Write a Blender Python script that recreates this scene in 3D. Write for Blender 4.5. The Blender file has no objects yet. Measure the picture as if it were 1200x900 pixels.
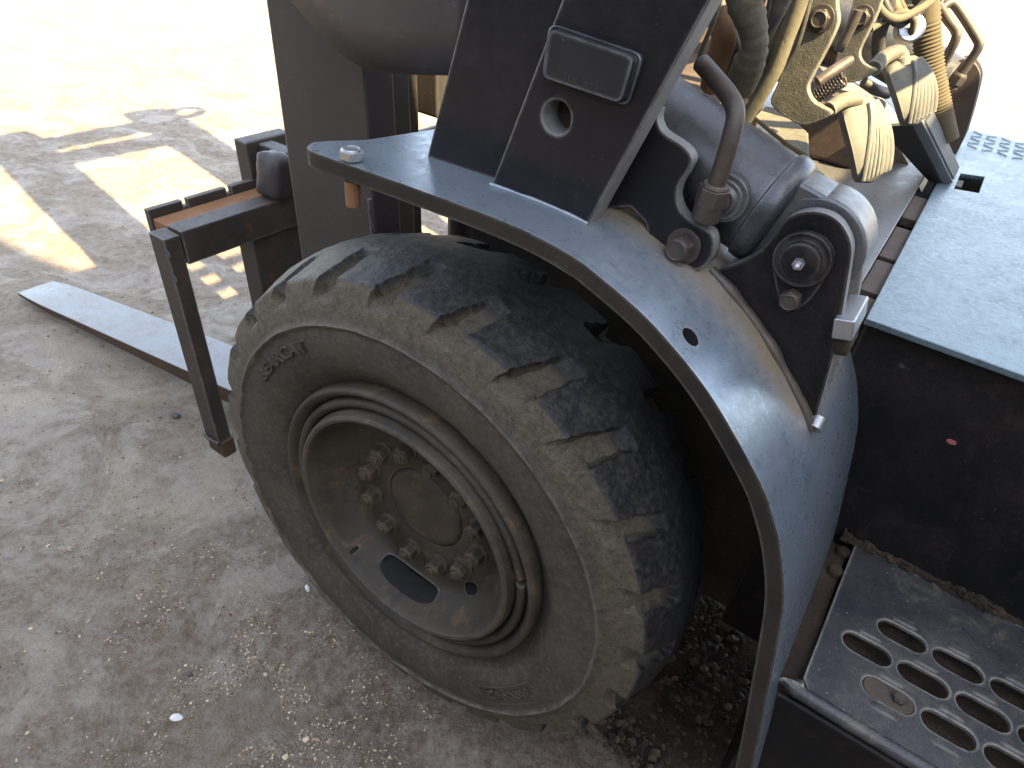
import bpy, bmesh, math, random
from math import sin, cos, pi, radians, sqrt, atan2
from mathutils import Vector, Matrix, noise
import numpy as np
random.seed(7); rng = np.random.default_rng(7)
SC = bpy.context.scene
COL = SC.collection
# ------------------------------------------------------------------ camera
CAM = np.array([-0.33039, 0.37074, 0.88697]); FPX = 800.41
RM = np.array([[-0.8211481, -0.5605613, 0.1071766], [-0.4094860, 0.4478786, -0.7948119], [0.3975386, -0.6965456, -0.5973167]])
cd = bpy.data.cameras.new('camera'); cam = bpy.data.objects.new('camera', cd); COL.objects.link(cam)
cd.sensor_width = 36; cd.lens = FPX*36/1200; cd.clip_start = .02; cd.clip_end = 1000
mw = Matrix.Identity(4)
for i in range(3):
    mw[i][0] = RM[0][i]; mw[i][1] = -RM[1][i]; mw[i][2] = -RM[2][i]; mw[i][3] = CAM[i]
cam.matrix_world = mw
SC.camera = cam
# ------------------------------------------------------------------ light
SUN = Vector((-1.0, .20, 1.15)).normalized()          # towards the sun (from behind the truck)
w = bpy.data.worlds.new('World'); SC.world = w; w.use_nodes = True
nt = w.node_tree; nt.nodes.clear()
sky = nt.nodes.new('ShaderNodeTexSky'); sky.sky_type = 'NISHITA'; sky.sun_disc = False
sky.sun_elevation = math.asin(SUN.z); sky.sun_rotation = atan2(SUN.x, SUN.y)
sky.air_density = 1.0; sky.dust_density = 1.2; sky.ozone_density = 1.0
bg = nt.nodes.new('ShaderNodeBackground'); bg.inputs[1].default_value = .15
ow = nt.nodes.new('ShaderNodeOutputWorld')
hs = nt.nodes.new('ShaderNodeHueSaturation'); hs.inputs['Saturation'].default_value = .60
nt.links.new(sky.outputs[0], hs.inputs['Color']); nt.links.new(hs.outputs[0], bg.inputs[0]); nt.links.new(bg.outputs[0], ow.inputs[0])
sd = bpy.data.lights.new('sun', 'SUN'); sd.energy = 5.0; sd.angle = radians(.45); sd.color = (1, .83, .48)
so = bpy.data.objects.new('sun', sd); COL.objects.link(so); so.location = (-4, 1, 6)
so.rotation_euler = SUN.to_track_quat('Z', 'Y').to_euler()
SC.view_settings.view_transform = 'Standard'; SC.view_settings.look = 'None'
SC.view_settings.exposure = 2.5; SC.view_settings.gamma = 1
# ------------------------------------------------------------------ pixel -> point on a known plane
def ray(u, v): return RM.T @ np.array([(u-600)/FPX, (v-450)/FPX, 1.0])
def P(u, v, ax, val):
    d = ray(u, v); k = 'xyz'.index(ax); return Vector(CAM + (val-CAM[k])/d[k]*d)
def PR(p):
    q = RM @ (np.array(p)-CAM); return 600+FPX*q[0]/q[2], 450+FPX*q[1]/q[2]
# ------------------------------------------------------------------ materials
def nd(t, typ, **kw):
    n = t.nodes.new(typ)
    for k, v in kw.items():
        if k.startswith('i'): n.inputs[int(k[1:])].default_value = v
        else: setattr(n, k, v)
    return n
def ramp(t, src, stops, interp='LINEAR'):
    r = t.nodes.new('ShaderNodeValToRGB'); t.links.new(src, r.inputs[0]); r.color_ramp.interpolation = interp
    while len(r.color_ramp.elements) < len(stops): r.color_ramp.elements.new(.5)
    for e, (p, c) in zip(r.color_ramp.elements, stops):
        e.position = p; e.color = (c, c, c, 1) if isinstance(c, (int, float)) else (*c, 1)
    return r.outputs[0]
def mix(t, fac, a, b, mode='MIX'):
    m = t.nodes.new('ShaderNodeMix'); m.data_type = 'RGBA'; m.blend_type = mode
    for s, val in ((m.inputs[0], fac), (m.inputs[6], a), (m.inputs[7], b)):
        if hasattr(val, 'is_linked') or hasattr(val, 'links'): t.links.new(val, s)
        elif isinstance(val, (int, float)): s.default_value = val
        else: s.default_value = (*val, 1)
    return m.outputs[2]
def math_(t, op, a, b=None, clamp=False):
    m = t.nodes.new('ShaderNodeMath'); m.operation = op; m.use_clamp = clamp
    for s, val in ((m.inputs[0], a), (m.inputs[1], b)):
        if val is None: continue
        if hasattr(val, 'links'): t.links.new(val, s)
        else: s.default_value = val
    return m.outputs[0]
def noi(t, vec, scale, detail=5, rough=.6, dist=0):
    n = nd(t, 'ShaderNodeTexNoise'); n.inputs['Scale'].default_value = scale; n.inputs['Detail'].default_value = detail
    n.inputs['Roughness'].default_value = rough; n.inputs['Distortion'].default_value = dist
    t.links.new(vec, n.inputs['Vector']); return n.outputs[0]
def start(name):
    m = bpy.data.materials.new(name); m.use_nodes = True; t = m.node_tree
    b = t.nodes['Principled BSDF']; tc = nd(t, 'ShaderNodeTexCoord')
    return m, t, b, tc.outputs['Object']
def bump(t, b, h, strength=.3, dist=.002):
    n = nd(t, 'ShaderNodeBump'); n.inputs['Strength'].default_value = strength; n.inputs['Distance'].default_value = dist
    t.links.new(h, n.inputs['Height']); t.links.new(n.outputs[0], b.inputs['Normal'])
MATS = {}
def painted(name, base, rough=.4, dust=(.30, .23, .15), amount=.35, top=.3, scratch=.25, spec=.5, metal=0, scale=1, bmp=.25, streak=None, grain=.5, edge=0, edgecol=(.30, .29, .27), speck=.35, band=False):
    """worn paint or metal: grime in blotches, dust that settles on upward faces, grit and fine scratches"""
    m, t, b, v = start(name)
    big = noi(t, v, 9*scale, 6, .65, .4); fine = noi(t, v, 120*scale, 5, .7); grit = noi(t, v, 700*scale, 2, .6)
    g = nd(t, 'ShaderNodeNewGeometry'); sx = nd(t, 'ShaderNodeSeparateXYZ'); t.links.new(g.outputs['Normal'], sx.inputs[0])
    up = math_(t, 'MULTIPLY', math_(t, 'MAXIMUM', sx.outputs[2], 0.0), top)
    d = math_(t, 'ADD', math_(t, 'MULTIPLY', ramp(t, big, [(.35, 0), (.72, 1)]), amount), math_(t, 'MULTIPLY', up, ramp(t, big, [(.3, .3), (.7, 1)])))
    d = math_(t, 'MULTIPLY', d, ramp(t, fine, [(.25, .35), (.7, 1.1)]), True)
    d = math_(t, 'MULTIPLY', d, ramp(t, grit, [(.3, 1-grain), (.65, 1)]), True)
    c = mix(t, d, base, dust)
    # scratches: stretched noise in two directions
    for k, (sc, rot) in enumerate((((14, 420, 30), .5), ((380, 25, 18), -.35))):
        mp = nd(t, 'ShaderNodeMapping'); mp.inputs['Scale'].default_value = [q*scale for q in sc]; mp.inputs['Rotation'].default_value = (rot, rot*.7, rot)
        t.links.new(v, mp.inputs[0]); sn = noi(t, mp.outputs[0], 1, 3, .6)
        msk = math_(t, 'MULTIPLY', ramp(t, sn, [(.70, 0), (.78, 1)]), ramp(t, big, [(.4, 0), (.6, 1)]))
        c = mix(t, math_(t, 'MULTIPLY', msk, scratch), c, tuple(min(1, q*2+.14) for q in base))
    if streak:
        st = noi(t, v, 28*scale, 6, .75, .6)
        c = mix(t, math_(t, 'MULTIPLY', ramp(t, st, [(.55, 0), (.7, 1)]), streak[0]), c, streak[1])
    if band:
        sp3 = nd(t, 'ShaderNodeSeparateXYZ'); t.links.new(v, sp3.inputs[0])
        ky = ramp(t, math_(t, 'ADD', math_(t, 'MULTIPLY', sp3.outputs[1], -8.0), math_(t, 'MULTIPLY', math_(t, 'SUBTRACT', fine, .5), .35)), [(.52, 0), (.80, 1)])
        kx = ramp(t, math_(t, 'MULTIPLY', sp3.outputs[0], -3.0), [(.10, 0), (.40, 1), (.93, 1), (1.0, 0)])
        c = mix(t, math_(t, 'MULTIPLY', math_(t, 'MULTIPLY', kx, ky), ramp(t, big, [(.25, .3), (.6, .95)])), c, (.24, .18, .11)); band_m = math_(t, 'MULTIPLY', kx, ky)
    if speck:
        vo = nd(t, 'ShaderNodeTexVoronoi'); vo.inputs['Scale'].default_value = 260*scale; t.links.new(v, vo.inputs['Vector'])
        sc_ = nd(t, 'ShaderNodeSeparateColor'); t.links.new(vo.outputs['Color'], sc_.inputs[0])
        k = math_(t, 'MULTIPLY', ramp(t, vo.outputs['Distance'], [(.12, 1), (.22, 0)]), ramp(t, sc_.outputs[0], [(.80, 0), (.86, 1)]))
        k = math_(t, 'MULTIPLY', k, ramp(t, noi(t, v, 16*scale, 4, .6), [(.42, 0), (.62, 1)]))
        c = mix(t, math_(t, 'MULTIPLY', k, speck), c, (.42, .37, .30))
    if edge:
        bv = nd(t, 'ShaderNodeBevel'); bv.samples = 4; bv.inputs[0].default_value = .0040
        dp = nd(t, 'ShaderNodeVectorMath'); dp.operation = 'DOT_PRODUCT'; t.links.new(bv.outputs[0], dp.inputs[0]); t.links.new(g.outputs['Normal'], dp.inputs[1])
        em = math_(t, 'MULTIPLY', ramp(t, dp.outputs['Value'], [(.90, 1), (.992, 0)]), ramp(t, noi(t, v, 60*scale, 5, .7), [(.32, .25), (.58, 1)]))
        c = mix(t, math_(t, 'MULTIPLY', em, edge), c, edgecol)
    t.links.new(c, b.inputs['Base Color'])
    t.links.new(math_(t, 'ADD', math_(t, 'MULTIPLY', d, .45), ramp(t, fine, [(.2, rough-.1), (.8, rough+.12)]), True), b.inputs['Roughness'])
    if band: t.links.new(math_(t, 'MULTIPLY', math_(t, 'SUBTRACT', 1.0, band_m, True), metal), b.inputs['Metallic'])
    else: b.inputs['Metallic'].default_value = metal
    b.inputs['Metallic'].default_value = metal; b.inputs['Specular IOR Level'].default_value = spec
    h = math_(t, 'ADD', math_(t, 'MULTIPLY', fine, .5), math_(t, 'ADD', math_(t, 'MULTIPLY', grit, .35), math_(t, 'MULTIPLY', big, .8)))
    bump(t, b, h, bmp, .0012)
    MATS[name] = m; return m
def mk_materials():
    painted('black_paint', (.012, .012, .014), .42, (.11, .085, .065), .25, .12, .1, bmp=.12)
    painted('fender_paint', (.215, .262, .310), .27, (.27, .25, .22), .42, .18, 1.0, spec=.8, metal=.55, bmp=.22, grain=.95, streak=(.30, (.09, .095, .10)), band=True, edge=.8, edgecol=(.40, .39, .37))
    painted('fender_edge_shade', (.016, .014, .012), .6, (.10, .075, .05), .5, .1, .2, spec=.25, bmp=.4, speck=.12, edge=.3)  # same paint, darkened as if reflecting dark surroundings
    painted('well_dirt_lit', (.03, .025, .02), .7, (.13, .10, .07), .8, .1, .2, bmp=.6, spec=.2)  # wheel-well dirt, lightened in place of missing fill light
    painted('pillar_paint', (.009, .0085, .010), .36, (.05, .042, .038), .3, .1, .08, spec=.28, bmp=.09, edge=.7, edgecol=(.36, .33, .29), speck=.08)
    painted('panel_paint', (.0055, .0055, .0065), .42, (.055, .041, .031), .6, .1, .9, spec=.22, bmp=.35, grain=.8, edge=.5, edgecol=(.2, .18, .15), speck=.14, streak=(.35, (.05, .033, .022)))
    painted('mast_steel', (.030, .026, .026), .45, (.12, .085, .06), .35, .1, .25, spec=.45, bmp=.15, edge=.5)
    painted('carriage_steel', (.026, .023, .021), .45, (.13, .09, .06), .5, .2, .3, bmp=.35, streak=(.45, (.16, .075, .035)), edge=.6)
    painted('rust_ledge', (.20, .095, .042), .8, (.30, .17, .09), .7, .2, .1, bmp=.7, spec=.3, speck=0, streak=(.7, (.07, .045, .03)), scale=1.5)
    painted('rust_dark', (.045, .03, .02), .7, (.17, .085, .04), .6, .2, .1, bmp=.6, spec=.3)
    painted('packed_soil', (.022, .016, .012), .85, (.11, .075, .05), .9, .2, 0, bmp=1.2, spec=.2, scale=2.0, speck=.5)
    painted('bright_steel', (.42, .43, .45), .34, (.30, .25, .2), .4, .2, .3, metal=.85, bmp=.15)
    painted('fork_steel', (.17, .18, .19), .27, (.20, .165, .125), .55, .15, .9, metal=.5, bmp=.35, spec=.7, streak=(.4, (.10, .06, .035)), edge=.7)
    painted('dark_steel', (.05, .045, .042), .42, (.22, .15, .09), .5, .2, .3, metal=.35, bmp=.3)
    painted('cylinder_paint', (.028, .030, .035), .28, (.17, .125, .08), .42, .10, .2, spec=.7, bmp=.4, grain=.95, edge=.4)
    painted('rim_steel', (.024, .021, .017), .5, (.098, .076, .047), .95, .2, .25, bmp=.5, streak=(.45, (.20, .11, .05)), scale=1.2, grain=.7, edge=.4, edgecol=(.25, .22, .17), spec=.32)
    painted('hub_dirt', (.030, .024, .017), .7, (.11, .082, .050), .95, .2, .15, bmp=.9, streak=(.35, (.18, .105, .05)), scale=1.6, spec=.3, edge=.35, edgecol=(.24, .185, .115))
    painted('floor_paint', (.100, .150, .172), .26, (.20, .235, .245), .5, .30, .9, spec=.9, metal=.35, bmp=.4, grain=.6, streak=(.85, (.04, .048, .052)), speck=.3, scale=1.4)
    painted('toe_steel', (.10, .10, .105), .28, (.22, .18, .13), .5, .15, .3, metal=.3, spec=.8, bmp=.2)
    painted('step_paint', (.020, .022, .027), .38, (.21, .19, .16), .48, .20, .9, bmp=.45, streak=(.5, (.20, .165, .11)), grain=.9, edge=.9, edgecol=(.45, .42, .34), speck=.7)
    painted('pedal_paint', (.085, .075, .055), .55, (.26, .23, .16), .7, .3, .3, bmp=.9, spec=.4, grain=.8, edge=.7, edgecol=(.45, .42, .34), speck=.6, streak=(.65, (.03, .025, .018)))
    painted('pedal_rubber', (.09, .083, .07), .6, (.25, .23, .18), .6, .3, .1, bmp=.4, spec=.3, edge=.5)
    painted('pad_rubber', (.09, .095, .10), .4, (.25, .23, .2), .4, .2, .1, bmp=.3, spec=.7, edge=.4)
    painted('shade_black', (.006, .006, .006), .8, (.02, .017, .014), .4, 0, 0, speck=0)  # near-black colour standing for shade inside holes and openings
    painted('dark_rubber', (.018, .018, .02), .55, (.16, .14, .12), .35, .25, .1, bmp=.3)
    painted('hose_black', (.02, .018, .017), .5, (.25, .2, .14), .5, .3, .1, bmp=.3)
    painted('hose_cream', (.10, .085, .055), .7, (.22, .19, .13), .6, .3, .1, bmp=.9, spec=.3, streak=(.85, (.045, .035, .025)), scale=1.6)
    painted('hose_orange', (.16, .07, .03), .6, (.45, .35, .2), .4, .3, .1, bmp=.4)
    painted('brown_casting', (.045, .028, .021), .6, (.15, .105, .065), .6, .2, .1, bmp=.6, streak=(.4, (.13, .06, .03)))
    painted('plastic_cover', (.012, .012, .014), .34, (.06, .055, .05), .2, .1, .1, bmp=.08, spec=.5, edge=.5, edgecol=(.3, .3, .3))
    painted('boot_cloth', (.085, .066, .040), .8, (.20, .16, .10), .5, .2, .0, bmp=.5, spec=.2)
    painted('blocker_pale', (.42, .38, .33), .8, (.35, .3, .25), .4, 0, 0, bmp=.3, scale=.1, spec=.2)  # surface of the added sun blocker
    painted('blocker_dark', (.10, .088, .075), .8, (.2, .17, .14), .4, 0, 0, bmp=.3, scale=.1, spec=.2)  # dark surface of the added slab beside the truck
    painted('edge_worn_lit', (.16, .155, .15), .45, (.30, .27, .22), .5, .2, .3, bmp=.3, speck=.4)  # pale plate edges: wear, plus reflected light put into the colour
    painted('letter_rubber', (.030, .026, .020), .7, (.085, .07, .05), .7, .2, .1, bmp=.4, spec=.3, edge=.35, edgecol=(.17, .145, .105), speck=0)
    painted('seat_vinyl', (.02, .02, .022), .5, (.1, .09, .08), .3, .1, .1, bmp=.2)
    painted('chip_white', (.62, .60, .56), .7, (.5, .45, .38), .3, .1, 0, bmp=.3)
    painted('stone_tan', (.45, .36, .25), .8, (.5, .42, .3), .4, .1, 0, bmp=.5)
    painted('stone_dark', (.05, .05, .055), .7, (.14, .12, .1), .4, .1, 0, bmp=.5)
    painted('leaf_red', (.35, .09, .07), .6, (.45, .2, .15), .4, .1, 0, bmp=.3)
    # --- tyre rubber: radius from the axle tells tread crown (rubbed black) from dusty flanks
    m, t, b, v = start('tyre_rubber'); MATS['tyre_rubber'] = m
    s = nd(t, 'ShaderNodeSeparateXYZ'); t.links.new(v, s.inputs[0])
    r = math_(t, 'SQRT', math_(t, 'ADD', math_(t, 'POWER', s.outputs[0], 2.0), math_(t, 'POWER', s.outputs[2], 2.0)))
    big = noi(t, v, 11, 6, .65, .5); fine = noi(t, v, 150, 6, .75); grit = noi(t, v, 520, 3, .7); mid = noi(t, v, 40, 5, .7, .3)
    rj = math_(t, 'ADD', r, math_(t, 'MULTIPLY', math_(t, 'SUBTRACT', mid, .5), .012))
    def mapr(a, bb): return math_(t, 'DIVIDE', math_(t, 'SUBTRACT', rj, a), bb-a, True)
    atn = nd(t, 'ShaderNodeAttribute'); atn.attribute_name = 'tread'
    crown = ramp(t, math_(t, 'ADD', atn.outputs['Fac'], math_(t, 'MULTIPLY', math_(t, 'SUBTRACT', fine, .5), 1.2)), [(.22, 0), (.72, 1)])
    flank = ramp(t, mapr(.246, .258), [(.2, 0), (.9, 1)])
    c = mix(t, ramp(t, big, [(.3, 0), (.7, 1)]), (.028, .0245, .019), (.072, .060, .043))
    c = mix(t, math_(t, 'MULTIPLY', ramp(t, fine, [(.45, 0), (.7, 1)]), .5), c, (.135, .114, .083))
    c2 = mix(t, ramp(t, fine, [(.32, 0), (.68, 1)]), (.038, .031, .021), (.108, .086, .056))
    c2 = mix(t, math_(t, 'MULTIPLY', ramp(t, grit, [(.5, 0), (.7, 1)]), .4), c2, (.19, .158, .11))
    ridge = math_(t, 'MULTIPLY', ramp(t, mapr(.2432, .2475), [(0, 0), (.3, 1), (.7, 1), (1, 0)]), ramp(t, mid, [(.35, .3), (.6, 1)]))
    c = mix(t, flank, c, c2)
    c = mix(t, math_(t, 'MULTIPLY', ridge, .40), c, (.20, .175, .13))
    c3 = mix(t, math_(t, 'MULTIPLY', ramp(t, fine, [(.44, 0), (.68, 1)]), .8), (.012, .012, .0125), (.070, .060, .048))
    c = mix(t, crown, c, c3)
    t.links.new(c, b.inputs['Base Color'])
    t.links.new(ramp(t, crown, [(0, .72), (1, .52)]), b.inputs['Roughness']); b.inputs['Specular IOR Level'].default_value = .35
    h = math_(t, 'ADD', math_(t, 'MULTIPLY', fine, .8), math_(t, 'ADD', math_(t, 'MULTIPLY', grit, .4), mid))
    bump(t, b, h, .7, .002)
    # --- ground
    m, t, b, v = start('ground_dirt'); MATS['ground_dirt'] = m
    big = noi(t, v, 1.6, 8, .62, .8); med = noi(t, v, 6, 9, .70, .7); fine = noi(t, v, 55, 8, .78); grit = noi(t, v, 330, 5, .8); dust = noi(t, v, 3.1, 7, .6, 1.2)
    c = mix(t, ramp(t, big, [(.36, 0), (.62, 1)]), (.215, .148, .092), (.320, .248, .172))
    c = mix(t, math_(t, 'MULTIPLY', ramp(t, med, [(.48, 0), (.56, 1)]), .5), c, (.40, .345, .285))
    c = mix(t, math_(t, 'MULTIPLY', ramp(t, med, [(.34, 1), (.43, 0)]), .65), c, (.14, .10, .060))
    c = mix(t, math_(t, 'MULTIPLY', ramp(t, dust, [(.52, 0), (.66, 1)]), .55), c, (.40, .325, .205))
    gsep = nd(t, 'ShaderNodeSeparateXYZ'); t.links.new(v, gsep.inputs[0])
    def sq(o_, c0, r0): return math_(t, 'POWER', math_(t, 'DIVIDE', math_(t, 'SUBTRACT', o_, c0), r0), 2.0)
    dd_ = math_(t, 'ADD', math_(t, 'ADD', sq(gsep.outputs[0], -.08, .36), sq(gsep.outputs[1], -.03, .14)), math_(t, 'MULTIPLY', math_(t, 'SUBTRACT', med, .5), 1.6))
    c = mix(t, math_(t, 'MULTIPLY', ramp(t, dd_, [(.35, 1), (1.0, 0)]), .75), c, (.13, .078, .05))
    c = mix(t, math_(t, 'MULTIPLY', ramp(t, fine, [(.42, 0), (.62, 1)]), .55), c, (.47, .405, .32))
    c = mix(t, math_(t, 'MULTIPLY', ramp(t, fine, [(.30, 1), (.42, 0)]), .6), c, (.10, .072, .05))
    c = mix(t, math_(t, 'MULTIPLY', ramp(t, grit, [(.34, 1), (.48, 0)]), .6), c, (.075, .055, .04))
    c = mix(t, math_(t, 'MULTIPLY', ramp(t, grit, [(.56, 0), (.70, 1)]), .5), c, (.48, .42, .33))
    t.links.new(c, b.inputs['Base Color'])
    t.links.new(ramp(t, med, [(.35, .85), (.6, .5)]), b.inputs['Roughness'])
    h = math_(t, 'ADD', math_(t, 'MULTIPLY', fine, 1.2), math_(t, 'ADD', math_(t, 'MULTIPLY', grit, .5), math_(t, 'MULTIPLY', ramp(t, med, [(.42, 0), (.54, 1)]), .8)))
    bump(t, b, h, 1.0, .010)
    # --- soil and gravel
    for nm, a, bb in (('soil', (.025, .018, .013), (.10, .065, .04)), ('gravel', (.12, .085, .055), (.56, .45, .31))):
        m, t, b, v = start(nm); MATS[nm] = m
        g = nd(t, 'ShaderNodeNewGeometry')
        t.links.new(mix(t, ramp(t, g.outputs['Random Per Island'], [(.2, 0), (1, 1)]), a, bb), b.inputs['Base Color'])
        b.inputs['Roughness'].default_value = .85
mk_materials()
# ------------------------------------------------------------------ mesh helpers
def finish(ob, bevel=0, segs=2, smooth=True, ang=35):
    me = ob.data
    if smooth:
        me.polygons.foreach_set('use_smooth', [True]*len(me.polygons)); me.set_sharp_from_angle(angle=radians(ang))
    if bevel:
        b = ob.modifiers.new('bevel', 'BEVEL'); b.width = bevel; b.segments = segs; b.limit_method = 'ANGLE'; b.angle_limit = radians(40)
        b.harden_normals = False
        wn = ob.modifiers.new('wn', 'WEIGHTED_NORMAL'); wn.keep_sharp = False
        if smooth:
            for a in list(me.attributes):
                if a.name == 'sharp_edge': me.attributes.remove(a)
    return ob
def link(name, me, mat, parent=None, bevel=0, smooth=True, ang=35):
    ob = bpy.data.objects.new(name, me); COL.objects.link(ob)
    me.materials.append(MATS[mat])
    if parent is not None:
        ob.parent = parent
        ob.matrix_parent_inverse = Matrix.Identity(4)
        # children carry world-coordinate meshes; parents sit at the origin of those coordinates
    return finish(ob, bevel, smooth=smooth, ang=ang)
def mesh(name, verts, faces, mat, parent=None, bevel=0, smooth=True, ang=35):
    me = bpy.data.meshes.new(name); me.from_pydata([tuple(v) for v in verts], [], faces); me.validate()
    bm = bmesh.new(); bm.from_mesh(me); bmesh.ops.recalc_face_normals(bm, faces=bm.faces); bm.to_mesh(me); bm.free()
    return link(name, me, mat, parent, bevel, smooth, ang)
class MB:
    """collects solids for one mesh"""
    def __init__(s): s.v = []; s.f = []
    def add(s, v, f):
        o = len(s.v); s.v += [Vector(q) for q in v]; s.f += [[i+o for i in q] for q in f]; return s
    def box(s, lo, hi, M=None):
        c = [Vector((x, y, z)) for x in (lo[0], hi[0]) for y in (lo[1], hi[1]) for z in (lo[2], hi[2])]
        if M: c = [M @ q for q in c]
        return s.add(c, [(0, 1, 3, 2), (4, 6, 7, 5), (0, 4, 5, 1), (2, 3, 7, 6), (0, 2, 6, 4), (1, 5, 7, 3)])
    def prism(s, pts, off):
        n = len(pts); off = Vector(off); v = [Vector(q) for q in pts]; v += [q+off for q in v]
        return s.add(v, [list(range(n)), list(range(2*n-1, n-1, -1))]+[(i, (i+1) % n, n+(i+1) % n, n+i) for i in range(n)])
    def disc(s, c, ax, r, h, n=24, r2=None, rot=0):
        ax = Vector(ax).normalized(); a = ax.orthogonal().normalized(); b = ax.cross(a); c = Vector(c); r2 = r if r2 is None else r2
        lo = [c+a*r*cos(rot+2*pi*i/n)+b*r*sin(rot+2*pi*i/n) for i in range(n)]
        hi = [c+ax*h+a*r2*cos(rot+2*pi*i/n)+b*r2*sin(rot+2*pi*i/n) for i in range(n)]
        return s.add(lo+hi, [list(range(n))[::-1], list(range(n, 2*n))]+[(i, (i+1) % n, n+(i+1) % n, n+i) for i in range(n)])
    def tube(s, pts, r, n=12, smooth=6, ribs=None):
        pts = [Vector(p) for p in pts]
        if smooth and len(pts) > 2: pts = catmull(pts, smooth)
        rs = r if callable(r) else (lambda q: r)
        rings = []; T = None; up = None; L = len(pts)
        for i, p in enumerate(pts):
            t = (pts[min(i+1, L-1)]-pts[max(i-1, 0)]).normalized()
            if up is None: up = t.orthogonal().normalized()
            up = (up-t*up.dot(t)).normalized(); bb = t.cross(up)
            rr = rs(i/(L-1)); rings.append([p+up*rr*cos(2*pi*k/n)+bb*rr*sin(2*pi*k/n) for k in range(n)])
        v = [q for ring in rings for q in ring]
        f = [(i*n+k, i*n+(k+1) % n, (i+1)*n+(k+1) % n, (i+1)*n+k) for i in range(L-1) for k in range(n)]
        f += [list(range(n))[::-1], list(range((L-1)*n, L*n))]
        return s.add(v, f)
    def done(s, name, mat, parent=None, bevel=0, smooth=True, ang=35):
        return mesh(name, s.v, s.f, mat, parent, bevel, smooth, ang)
def catmull(p, k):
    out = []; n = len(p)
    for i in range(n-1):
        a, b, c, d = p[max(i-1, 0)], p[i], p[i+1], p[min(i+2, n-1)]
        for j in range(k):
            t = j/k
            out.append(.5*((2*b)+(c-a)*t+(2*a-5*b+4*c-d)*t*t+(3*b-a-3*c+d)*t**3))
    out.append(p[-1]); return out
def smooth_loop(pts, k=4):
    n = len(pts); out = []
    for i in range(n):
        a, b, c, d = (Vector(pts[(i+j) % n]) for j in (-1, 0, 1, 2))
        for j in range(k):
            t = j/k; out.append(.5*((2*b)+(c-a)*t+(2*a-5*b+4*c-d)*t*t+(3*b-a-3*c+d)*t**3))
    return out
def plate(name, outer, holes, off, mat, parent=None, bevel=.0015, ang=35, edge_mat=None):
    """flat plate: outer loop and hole loops of 3D points in one plane, thickness vector off"""
    bm = bmesh.new(); off = Vector(off); loops = []
    for L in [outer]+holes:
        vs = [bm.verts.new(q) for q in L]; es = [bm.edges.new((vs[i], vs[(i+1) % len(vs)])) for i in range(len(vs))]; loops.append(vs)
    bmesh.ops.triangle_fill(bm, edges=bm.edges[:], use_beauty=True, use_dissolve=False)
    top = bm.faces[:]; mp = {}
    for v in bm.verts[:]: mp[v] = bm.verts.new(v.co+off)
    for f in top: bm.faces.new([mp[v] for v in reversed(f.verts)])
    for vs in loops:
        for i in range(len(vs)):
            a, b = vs[i], vs[(i+1) % len(vs)]; ef = bm.faces.new((a, b, mp[b], mp[a])); ef.material_index = 1 if edge_mat else 0
    bmesh.ops.recalc_face_normals(bm, faces=bm.faces)
    me = bpy.data.meshes.new(name); bm.to_mesh(me); bm.free()
    ob = link(name, me, mat, parent, bevel, True, ang)
    if edge_mat: me.materials.append(MATS[edge_mat])
    return ob
def cut(ob, mb, mat='shade_black'):  # cut walls take a near-black that paints in the hole's shade
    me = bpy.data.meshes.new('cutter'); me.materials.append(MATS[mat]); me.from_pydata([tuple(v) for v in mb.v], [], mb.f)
    bm = bmesh.new(); bm.from_mesh(me); bmesh.ops.recalc_face_normals(bm, faces=bm.faces); bm.to_mesh(me); bm.free()
    c = bpy.data.objects.new('cutter', me); COL.objects.link(c)
    if ob.parent: pass
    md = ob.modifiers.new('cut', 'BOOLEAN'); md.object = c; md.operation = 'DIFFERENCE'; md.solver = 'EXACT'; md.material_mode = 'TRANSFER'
    while ob.modifiers[0] != md: ob.modifiers.move(len(ob.modifiers)-1, 0) if ob.modifiers[-1] == md else None
    others = [(m.name, m.show_viewport) for m in ob.modifiers if m != md]
    for m in ob.modifiers:
        if m != md: m.show_viewport = False
    dg = bpy.context.evaluated_depsgraph_get(); dg.update()
    nm = bpy.data.meshes.new_from_object(ob.evaluated_get(dg))
    ob.modifiers.remove(md); ob.data = nm
    for m in ob.modifiers: m.show_viewport = True
    bpy.data.objects.remove(c)
    nm.polygons.foreach_set('use_smooth', [True]*len(nm.polygons)); nm.set_sharp_from_angle(angle=radians(35))
def lathe(prof, n=128, a0=0, a1=2*pi, closed=False):
    """profile of (r, y) about the Y axis through the origin; angle from +Z towards +X"""
    full = abs(a1-a0-2*pi) < 1e-6; m = n if full else n+1
    v = []; f = []; k = len(prof)
    for i in range(m):
        a = a0+(a1-a0)*i/n
        for r, y in prof: v.append((r*sin(a), y, r*cos(a)))
    for i in range(n):
        j = (i+1) % m
        for q in range(k if closed else k-1):
            q2 = (q+1) % k; f.append((i*k+q, i*k+q2, j*k+q2, j*k+q))
    if not full and closed: f += [list(range(k)), list(range((m-1)*k, m*k))[::-1]]
    return v, f
def tag(o, label, cat, group=None):
    o['label'] = label; o['category'] = cat
    if group: o['group'] = group
    return o
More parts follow.
